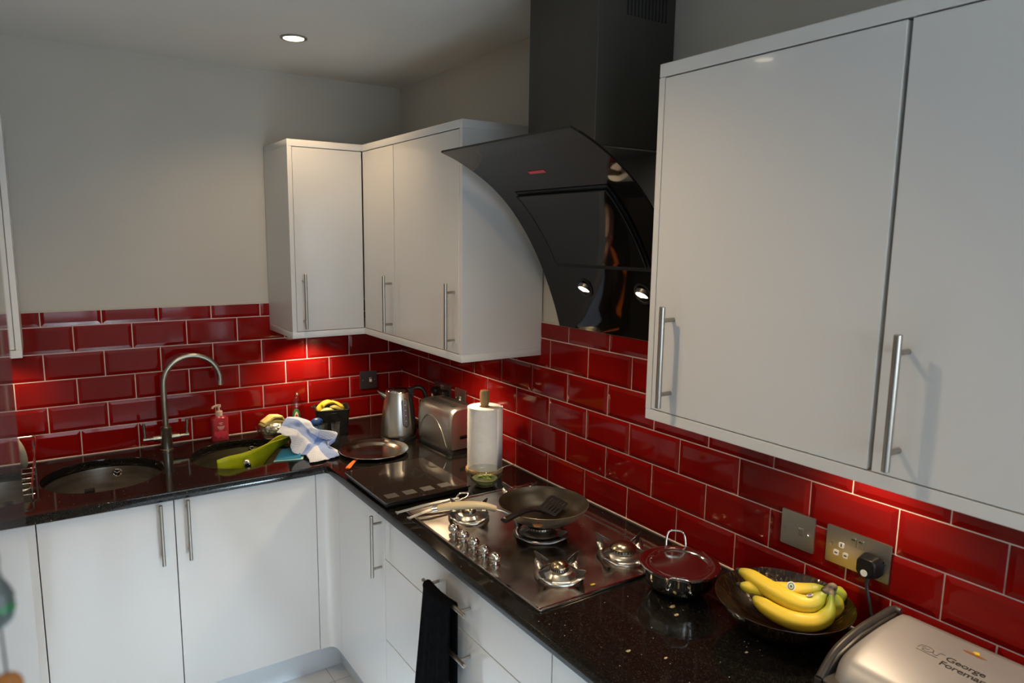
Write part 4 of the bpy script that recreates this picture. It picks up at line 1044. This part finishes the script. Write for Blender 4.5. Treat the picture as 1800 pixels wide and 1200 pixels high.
def washing_up():
    t = thing('washing_up_bottle', 'clear washing-up bottle with green and red label behind the cloth', 'bottle', (-.545, -.048, .91))
    obj('bottle', lathe(B(), [(0, 0), (.030, 0), (.033, .006), (.033, .07), (.031, .095), (.026, .120), (.016, .145), (.012, .150), (0, .150)], 36, ey=.65), 'glass', t, 50)
    obj('liquid', lathe(B(), [(0, .002), (.029, .003), (.0305, .01), (.0305, .045), (0, .045)], 32, ey=.62), 'liquid', t, 50)
    obj('cap', lathe(B(), [(0, .150), (.013, .150), (.013, .162), (.008, .166), (.005, .172), (0, .173)], 20), 'glass', t, 50)
    for nm, mt, sx, sz, dy in (('label', 'labelg', .018, .036, -.0215), ('label_panel', 'labelw', .0135, .030, -.0220), ('label_emblem', 'labelr', .009, .018, -.0225)):
        b = B(); blob(b, (-.010, dy + .004, .062), 1, (sx, .004, sz), 0, 1, 3); obj(nm, b, mt, t, True)
washing_up()

def caddy():
    t = thing('peelings_basket', 'square black basket of fruit peelings left of the kettle', 'basket', (-.425, -.165, .91), -.25)
    b = B(); N = 8; W, D, H = .072, .062, .098
    outer = rrect(0, 0, 2 * W, 2 * D, .012, 4); inner = rrect(0, 0, 2 * W - .010, 2 * D - .010, .009, 4)
    levels = [(0, .86), (.03, .90), (.06, .94), (H, 1.0)]
    R = [[b.verts.new((x * s, y * s, z + (.012 * (abs(x) / W) ** 2 if z > .09 else 0))) for x, y in outer] for z, s in levels]
    I = [[b.verts.new((x * s, y * s, z + (.012 * (abs(x) / W) ** 2 if z > .09 else 0))) for x, y in inner] for z, s in ((H, 1.0), (.05, .92), (.006, .86))]
    allr = R + I; n = len(outer)
    for A, C in zip(allr, allr[1:]):
        for k in range(n): q = (k + 1) % n; b.faces.new((A[k], A[q], C[q], C[k]))
    b.faces.new(R[0][::-1]); b.faces.new(I[-1])
    obj('basket_shell', b, 'basket', t, 40)
    b = B(); tube(b, [(x, y, H + .001 + .012 * (abs(x) / W) ** 2) for x, y in outer], .0035, 8, closed=True)
    tube(b, catmull([(-W, -.012, H + .012), (-W - .014, -.012, H + .018), (-W - .014, .012, H + .018), (-W, .012, H + .012)], 4), .0028, 8); obj('rim', b, 'basket', t, 60)
    def peel(label, pts, wd, m, thick=.004, curl=.5):
        b = B(); pp, T, Nn = frames(catmull(pts, 5)); g = []
        for i, p in enumerate(pp):
            u = i / (len(pp) - 1); w = wd * math.sin(PI * (.12 + .80 * u)) ** .7; s = T[i].cross(Vector((0, 0, 1))).normalized(); row = []
            for q in (-1, -.5, 0, .5, 1): row.append(b.verts.new(p + s * w * q - Vector((0, 0, 1)) * curl * w * q * q))
            g.append(row)
        for A, C in zip(g, g[1:]):
            for k in range(4): b.faces.new((A[k], A[k + 1], C[k + 1], C[k]))
        b.transform(Matrix.Translation((-.425, -.165, .91)) @ Matrix.Rotation(-.25, 4, 'Z'))
        tag(obj('fruit_peel', b, m, smooth='all', solid=thick), label, 'peel')
    peel('large bright yellow peel curling over the left of the black basket', [(-.052, -.01, .096), (-.046, .0, .128), (-.020, .004, .142), (.008, .006, .134)], .026, 'peelyellow')
    peel('yellow peel with green edge on the right of the black basket', [(.002, .006, .138), (.024, .004, .130), (.044, -.002, .116), (.052, -.006, .102)], .015, 'peelyellow')
    peel('browned dark peel in the middle of the black basket', [(-.01, -.02, .118), (.012, -.024, .122), (.034, -.028, .112), (.048, -.03, .102)], .020, 'peelgreen')
    peel('pale onion-like peel at the front left of the black basket', [(-.050, -.032, .104), (-.034, -.036, .114), (-.012, -.036, .114), (.004, -.034, .104)], .017, 'peelpale')
    peel('dull yellow peel along the front rim of the black basket', [(-.045, -.044, .096), (-.015, -.048, .100), (.020, -.048, .100), (.050, -.04, .102)], .012, 'peelgreen')
caddy()

def blue_brush():
    t = thing('dish_brush', 'blue round-headed dish brush between cloth and black basket', 'brush', (-.525, -.262, .91))
    b = B(); tube(b, [(0, 0, .0), (0, 0, .04)], [.014, .012], 16); lathe(b, [(0, .038), (.017, .04), (.0185, .050), (.016, .060), (0, .062)], 24); obj('collar', b, 'bluelight', t, 50)
    b = B(); blob(b, (-.003, 0, .078), 1, (.026, .020, .018), .08, 12, 3); obj('head', b, 'bluedark', t, True)
blue_brush()

def glasses():
    for x, y, h, r, lab in ((-.490, -.386, .098, .0195, 'slim clear glass tumbler right of the crumpled cloth'), (-.522, -.315, .080, .021, 'short clear glass tumbler behind the crumpled cloth')):
        o = obj('glass_tumbler', lathe(B(), [(0, 0), (r * .85, 0), (r * .88, .002), (r, h), (r - .0014, h), (r * .83, .008), (0, .007)], 32), 'glass', smooth=50); o.location = (x, y, .9102)
        tag(o, lab, 'glass')
glasses()

def sponge_cloth():
    t = thing('blue_sponge_cloth', 'folded blue sponge cloth with pale edge, under the crumpled cloth', 'cloth', (-.69, -.43, .91))
    m = plate_bm([[(-.775, -.472), (-.668, -.500), (-.635, -.42), (-.66, -.33), (-.70, -.345)]], .9105, .9135)
    obj('pale_layer', m, 'teal', t, world=True, bevel=.001)
    b = B(); gx, gy = 10, 8; g = []
    for i in range(gx + 1):
        u = i / gx; row = []
        for j in range(gy + 1):
            v = j / gy; p = Vector((-.765, -.462, 0)).lerp(Vector((-.672, -.488, 0)), u).lerp(Vector((-.70, -.345, 0)).lerp(Vector((-.64, -.36, 0)), u), v)
            row.append(b.verts.new((p.x, p.y, .9150 + .022 * math.sin(PI * min(1, v * .9)) * (.4 + .6 * u))))
        g.append(row)
    for A, C in zip(g, g[1:]):
        for k in range(gy): b.faces.new((A[k], A[k + 1], C[k + 1], C[k]))
    obj('blue_layer', b, 'bluespo', t, 60, world=True, solid=.002)
sponge_cloth()

def checked_cloth():
    CL = [[(-0.758, -0.47, 1.026), (-0.728, -0.47, 1.01), (-0.704, -0.47, 0.997), (-0.703, -0.47, 0.94), (-0.67, -0.47, 0.926), (-0.647, -0.49, 0.920), (-0.664, -0.564, 0.9165), (-0.618, -0.567, 0.9165)],
      [(-0.738, -0.43, 1.026), (-0.7, -0.43, 1.013), (-0.672, -0.43, 0.998), (-0.650, -0.43, 0.972), (-0.622, -0.43, 0.945), (-0.605, -0.447, 0.934), (-0.613, -0.529, 0.926), (-0.597, -0.564, 0.9165)],
      [(-0.706, -0.38, 1.034), (-0.678, -0.38, 1.027), (-0.644, -0.38, 1.004), (-0.616, -0.38, 0.970), (-0.587, -0.38, 0.938), (-0.563, -0.394, 0.928), (-0.575, -0.487, 0.926), (-0.566, -0.557, 0.9165)],
      [(-0.68, -0.34, 1.046), (-0.642, -0.34, 1.035), (-0.605, -0.34, 1.002), (-0.582, -0.34, 0.968), (-0.552, -0.34, 0.945), (-0.531, -0.366, 0.930), (-0.533, -0.446, 0.920), (-0.538, -0.542, 0.9165)],
      [(-0.665, -0.3, 1.028), (-0.624, -0.3, 1.028), (-0.576, -0.3, 1.007), (-0.555, -0.34, 0.982), (-0.501, -0.42, 0.9755), (-0.530, -0.41, 0.935), (-0.535, -0.43, 0.925), (-0.518, -0.475, 0.9165)],
      [(-0.655, -0.25, 0.96), (-0.610, -0.25, 0.965), (-0.575, -0.27, 0.95), (-0.565, -0.31, 0.935), (-0.515, -0.435, 0.950), (-0.535, -0.415, 0.920), (-0.538, -0.43, 0.9165), (-0.516, -0.480, 0.9165)]]
    rows = [catmull(r, 7) for r in CL]; cols = [catmull([r[i] for r in rows], 7) for i in range(len(rows[0]))]
    b = B(); uvl = b.loops.layers.uv.new('UVMap'); n, m = len(cols), len(cols[0]); g = []
    for i in range(n):
        row = []
        for j in range(m):
            p = cols[i][j].copy(); q = Vector((i * .16, j * .16, 3.1))
            d = noise.noise(q) * .009 + noise.noise(q * 2.3) * .004 + .0045 * math.sin(j * .55 + i * .12) * math.sin(PI * i / n)
            p += Vector((-.35, -.6, .7)) * d; p.x += noise.noise(q + Vector((9, 2, 4))) * .006
            if j in (0, m - 1) or i in (0, n - 1): p += Vector((noise.noise(q * 3) * .004, noise.noise(q * 3 + Vector((5, 5, 5))) * .004, 0))
            p.z = max(p.z, .9135 + .0004 * ((i * 7 + j * 3) % 5)); row.append(b.verts.new(p))
        g.append(row)
    for i in range(n - 1):
        for j in range(m - 1):
            f = b.faces.new((g[i][j], g[i + 1][j], g[i + 1][j + 1], g[i][j + 1]))
            for l, (a, c) in zip(f.loops, ((i, j), (i + 1, j), (i + 1, j + 1), (i, j + 1))): l[uvl].uv = (a / n * 1.3, c / m)
    tag(obj('checked_cloth', b, 'cloth', smooth='all', solid=.0014), 'crumpled blue and white checked cloth heaped between the right sink and the tray', 'cloth')
checked_cloth()

def lime_mat():
    top = [(-0.972, -0.425, 0.938), (-0.933, -0.43, 0.948), (-0.866, -0.41, 0.947), (-0.804, -0.38, 0.950), (-0.752, -0.35, 0.954), (-0.694, -0.31, 0.949), (-0.642, -0.26, 0.942)]
    bot = [(-0.962, -0.418, 0.800), (-0.936, -0.42, 0.79), (-0.869, -0.40, 0.79), (-0.812, -0.37, 0.83), (-0.765, -0.345, 0.880), (-0.708, -0.306, 0.910), (-0.642, -0.258, 0.930)]
    top2 = [(-.642, -.26, .942), (-.630, -.232, .938), (-.645, -.206, .936), (-.678, -.197, .932), (-.728, -.192, .900), (-.78, -.19, .85)]
    bot2 = [(-.642, -.258, .930), (-.632, -.232, .922), (-.648, -.210, .915), (-.690, -.200, .87), (-.735, -.196, .83), (-.78, -.19, .80)]
    A = catmull(top, 6)[:-1] + catmull(top2, 6); C = catmull(bot, 6)[:-1] + catmull(bot2, 6)
    b = B(); g = [[b.verts.new(Vector(p).lerp(Vector(q), k / 8)) for k in range(9)] for p, q in zip(A, C)]
    for P1, P2 in zip(g, g[1:]):
        for k in range(8): b.faces.new((P1[k], P1[k + 1], P2[k + 1], P2[k]))
    t = thing('chopping_mat', 'curled lime green flexible mat standing in the right sink', 'chopping mat', (-.84, -.35, .75))
    obj('mat_sheet', b, 'lime', t, 'all', world=True, solid=.0022)
    o = thing('black_handled_utensil', 'black handle with a steel end cap leaning out of the right sink', 'utensil', (-.86, -.40, .75))
    b = B(); tube(b, catmull([(-.80, -.370, .742), (-.82, -.415, .772), (-.850, -.441, .84), (-.868, -.449, .918)], 5), .0115, 16); obj('handle', b, 'black', o, 60, world=True)
    e = Vector((-.868, -.449, .918)); d = Vector((-.30, -.85, .42)).normalized(); b = B(); tube(b, [e - d * .004, e + d * .004, e + d * .0055], [.0128, .0128, .010], 20); c = obj('end_cap', b, 'steel', o, 50, world=True, label='round steel end cap')
    b = B(); tube(b, [e + d * .005, e + d * .0062], [.004, .004], 14); obj('hole', b, 'chrome', c, 50, world=True)
    o = thing('black_sink_utensil', 'black utensil handle end in the left sink', 'utensil', (-1.39, -.33, .73))
    b = B(); tube(b, catmull([(-1.33, -.22, .738), (-1.36, -.30, .80), (-1.385, -.385, .868), (-1.392, -.405, .884)], 5), [.009] * 14 + [.012, .013], 12); obj('handle', b, 'black', o, 60, world=True)
    b = B(); tube(b, [(-1.402, -.402, .888), (-1.375, -.408, .890)], .0125, 14); obj('handle_end', b, 'black', o, 60, world=True)
lime_mat()

def rack():
    t = thing('dish_rack', 'chrome wire dish rack on the worktop left of the left sink', 'dish rack', (-1.60, -.28, .91))
    b = B(); r = .0022
    for k in range(6):
        y = -.12 - k * .062; x1 = -1.545 if y > -.2 or y < -.42 else -1.552
        tube(b, [(-1.86, y, .922), (x1, y, .922)], r, 8)
    for x in (-1.86, -1.70, -1.552): tube(b, [(x, -.08, .9185), (x, -.46, .9185)], .0025, 8)
    obj('base_wires', b, 'chrome', t, 60, world=True)
    b = B(); tube(b, catmull([(-1.86, -.46, .945), (-1.70, -.465, .944), (-1.585, -.455, .944), (-1.556, -.44, .948), (-1.551, -.38, .952), (-1.545, -.27, .972), (-1.538, -.17, 1.0), (-1.535, -.10, 1.03), (-1.56, -.085, 1.032), (-1.70, -.08, 1.03), (-1.86, -.08, 1.03)], 5), .003, 8)
    obj('top_wire', b, 'chrome', t, 60, world=True)
    b = B(); [tube(b, [(x, y, .911), (x, y, z)], .0027, 8) for x, y, z in ((-1.552, -.43, .949), (-1.581, -.45, .944), (-1.86, -.46, .945), (-1.542, -.12, 1.02), (-1.86, -.08, 1.03))]
    obj('upright', b, 'chrome', t, 60, world=True)
    p = thing('dinner_plate', 'cream plate standing on edge in the dish rack', 'plate', (-1.60, -.13, .985))
    m = lathe(B(), [(0, 0), (.04, 0), (.045, .003), (.060, .010), (.062, .012), (.060, .013), (.043, .007), (0, .004)], 48)
    m.transform(Matrix.Rotation(math.radians(25), 4, 'Z') @ Matrix.Rotation(PI / 2 - .12, 4, 'Y')); obj('plate_body', m, 'plate', p, 50)
rack()

# ------------------------------------------------------------------ towel
def towel():
    b = B(); N, Mm = 44, 60; g = []
    y0, y1 = -1.462, -1.606
    for i in range(N + 1):
        u = i / N; row = []
        for j in range(Mm + 1):
            v = j / Mm
            # path: back leg up, over the bar, down the front
            if v < .25: z = .56 + (.803 - .56) * v / .25; x = -.6145; fr = 0
            elif v < .32:
                a = PI * (v - .25) / .07; x = -.625 + .0115 * math.cos(a); z = .803 + .0115 * math.sin(a); fr = .1
            else: s = (v - .32) / .68; z = .803 - s * .40; x = -.6375; fr = s
            w = math.sin(u * 2 * PI * 2.2 + .6) * .007 * fr + math.sin(u * 2 * PI * 4.7 + fr * 2) * .003 * fr
            y = y0 + (y1 - y0) * u; spread = (u - .5) * .012 * fr - .012 * fr * (1 - u)
            x2 = x - abs(w) - .006 * fr - (.006 * math.sin(PI * u) if fr else 0)
            if fr == 0: x2 = x
            row.append(b.verts.new((x2, y - spread + (.030 * fr * (1 - u)), z + (-.004 * math.cos(u * 9) * fr) + .010 * (u - .5) * fr)))
        g.append(row)
    for A, C in zip(g, g[1:]):
        for k in range(Mm): b.faces.new((A[k], A[k + 1], C[k + 1], C[k]))
    tag(obj('hand_towel', b, 'towel', smooth='all', solid=.006), 'black ribbed towel hanging over the top drawer handle', 'towel')
towel()

# ------------------------------------------------------------------ contact grill
def grill():
    t = thing('contact_grill', 'silver contact grill with a dark rim at the right edge of the worktop', 'grill', (-.17, -2.60, .91))
    X0, X1, Y0, Y1 = -.292, -.043, -2.80, -2.442
    b = B(); nx, ny = 22, 26
    def top(u, v):  # u across depth (0 front .. 1 back), v along width (0 = left side nearest the hob)
        x = X0 + (X1 - X0) * u
        y = Y1 + (Y0 - Y1) * v + .018 * (1 - u) ** 2 * (1 if v < .5 else -1) * abs(1 - 2 * v) * 0
        z = .982 + .036 * (1 - (1 - u) ** 2.2)
        e = min(v, 1 - v); z -= .016 * max(0, 1 - e / .07) ** 2.2
        z -= .030 * max(0, 1 - u / .16) ** 2
        y += (-.020 if v < .5 else .020) * max(0, 1 - u / .35) ** 2 * max(0, 1 - e / .25)
        return (x, y, z)
    g = [[b.verts.new(top(i / nx, j / ny)) for j in range(ny + 1)] for i in range(nx + 1)]
    for A, C in zip(g, g[1:]):
        for k in range(ny): b.faces.new((A[k], A[k + 1], C[k + 1], C[k]))
    edge = [g[0][j] for j in range(ny + 1)] + [g[i][ny] for i in range(1, nx + 1)] + [g[nx][j] for j in range(ny - 1, -1, -1)] + [g[i][0] for i in range(nx - 1, 0, -1)]
    low = [b.verts.new((v.co.x, v.co.y, .945 if v.co.x < -.2 else .955)) for v in edge]; n = len(edge)
    for k in range(n): q = (k + 1) % n; b.faces.new((edge[k], edge[q], low[q], low[k]))
    b.faces.new(low)
    lid = obj('lid', b, 'grill', t, 'all', world=True)
    # dark rim around the lid and body below
    def ring(off, z): return [(X0 - off, Y1 - .010 + off * .2), (X0 + .020, Y1 + off * .9), (-.2, Y1 + off), (-.1, Y1 + off), (X1 + off * .4, Y1 + off), (X1 + off * .4, Y0 - off), (X0 + .02, Y0 - off), (X0 - off, Y0 + .01)]
    rm = plate_bm([ring(.014, 0)], .930, .957); obj('dark_rim', rm, 'grilldark', t, world=True, bevel=.006, segs=3)
    sd = plate_bm([[(X0 - .012, .930), (X0 - .010, .952), (-.245, .985), (-.17, 1.003), (-.09, 1.009), (X1 + .006, 1.010), (X1 + .006, .930)]], 0, .016)
    sd.transform(Matrix.Translation((0, Y1 + .014, 0)) @ Matrix.Rotation(PI / 2, 4, 'X')); obj('side_panel', sd, 'grilldark', t, world=True, bevel=.002)
    sp = B(); tube(sp, catmull([(X0 - .008, Y1 + .004, .953), (-.24, Y1 + .011, .985), (-.16, Y1 + .0115, 1.004), (-.08, Y1 + .011, 1.010), (X1 + .008, Y1 + .010, 1.012), (X1 + .012, Y1 - .004, 1.012)], 6), .008, 12); obj('side_trim', sp, 'grilldark', t, 60, world=True)
    by = plate_bm([ring(.006, 0)], .916, .930); obj('base', by, 'grilldark', t, world=True, bevel=.003)
    f = B()
    for x in (-.27, -.07):
        for y in (-2.47, -2.77): lathe(f, [(0, .910), (.010, .910), (.010, .917), (0, .917)], 14, (x, y, 0))
    obj('feet', f, 'black', t, world=True)
    # lettering on the lid, reading away from the hob
    def on(bm, cx, cy, lift=.0006):
        # local x -> -y (to the right), local y -> +x (towards the wall)
        for v in bm.verts:
            X = cx + v.co.y; Y = cy - v.co.x; u = (X - X0) / (X1 - X0); vv = (Y1 - Y) / (Y1 - Y0)
            v.co = Vector((X, Y, top(u, vv)[2] + lift + v.co.z))
        return bm
    obj('lettering', on(text_bm('George', .0200, .0002, .93, 1.15), -.139, -2.580), 'ink', lid, world=True)
    obj('lettering', on(text_bm('Foreman', .0200, .0002, .93, 1.15), -.159, -2.578), 'ink', lid, world=True)
    s = B()
    tube(s, [Vector((p[0], p[1], 0)) for p in catmull([(0, .004, 0), (.003, .016, 0), (.018, .018, 0), (.026, .010, 0), (.018, .002, 0), (.008, .004, 0), (.012, .008, 0)], 5)], .00035, 5)
    tube(s, [Vector((p[0], p[1], 0)) for p in catmull([(.0, -.002, 0), (.012, -.002, 0), (.024, -.003, 0), (.038, -.002, 0)], 5)], .00035, 5)
    tube(s, [Vector((p[0], p[1], 0)) for p in catmull([(.024, .016, 0), (.028, .004, 0), (.034, .004, 0), (.036, .014, 0), (.044, .016, 0)], 5)], .00035, 5)
    tube(s, [Vector((p[0], p[1], 0)) for p in catmull([(.005, .009, 0), (.010, .013, 0), (.014, .008, 0), (.018, .012, 0)], 5)], .00035, 5)
    obj('signature', on(s, -.142, -2.532), 'ink', lid, world=True)
    st = plate_bm([[(0, .001), (.008, .004), (.020, .0035), (.034, .003), (.042, 0), (.034, -.002), (.026, -.0035), (.014, -.0025), (.007, -.002)]], 0, .0002)
    obj('brown_mark', on(st, -.083, -2.586), 'stain', lid, world=True, label='brown scorch mark')
    c = B(); blob(c, (-.078, -2.607, 1.0195), .0055, (1.0, 1, .45), .5, 30, 2); tag(obj('food_crumb', c, 'peelyellow', smooth=True), 'yellow crumb on top of the silver grill', 'crumb')
grill()

# ------------------------------------------------------------------ crumbs and strung beads
def crumbs():
    for x, y, z, r, lab, m in ((-.280, -2.052, .911, .008, 'long thin onion flake on the worktop in front of the steel dish', 'flake'), (-.301, -2.083, .911, .007, 'curled onion flake nearer the viewer than the long thin one', 'flake'),
                         (-.498, -2.130, .911, .006, 'onion flake near the front edge of the worktop, at the bottom of the photo', 'flake'), (-.449, -2.19, .911, .004, 'tiny crumb near the bottom edge of the photo', 'flake'),
                         (-.288, -2.267, .911, .004, 'tiny pale crumb in front of the banana bowl', 'flake'), (-.377, -1.876, .9165, .0065, 'orange-yellow scrap on the hob near its front right edge', 'peelyellow')):
        b = B(); blob(b, (x, y, z + r * .14), r * .8, (1.0, .55, .16), 1.5, 34, 3); tag(obj('food_flake', b, m, smooth=True), lab, 'crumb')
crumbs()

# ------------------------------------------------------------------ groups of repeats
GROUPS = {'wall_cabinet': 'white gloss wall cabinets', 'base_cabinet': 'white gloss base cabinets', 'cabinet_light': 'round lights under the wall cabinets', 'ceiling_spotlight': 'recessed ceiling spotlights',
          'round_sink': 'pair of round sinks', 'plug': 'black plugs in the wall sockets', 'double_socket': 'double sockets on the hob wall', 'switch_plate': 'single switch plates', 'glass_tumbler': 'clear tumblers beside the cloth',
          'fruit_peel': 'peelings in the black basket', 'food_flake': 'crumbs and onion flakes', 'cornice_board': 'boards capping the wall cabinets', 'pelmet_board': 'boards under the wall cabinets'}
for o in COL.objects:
    k = o.name.split('.')[0]
    if o.parent is None and k in GROUPS: o['group'] = GROUPS[k]
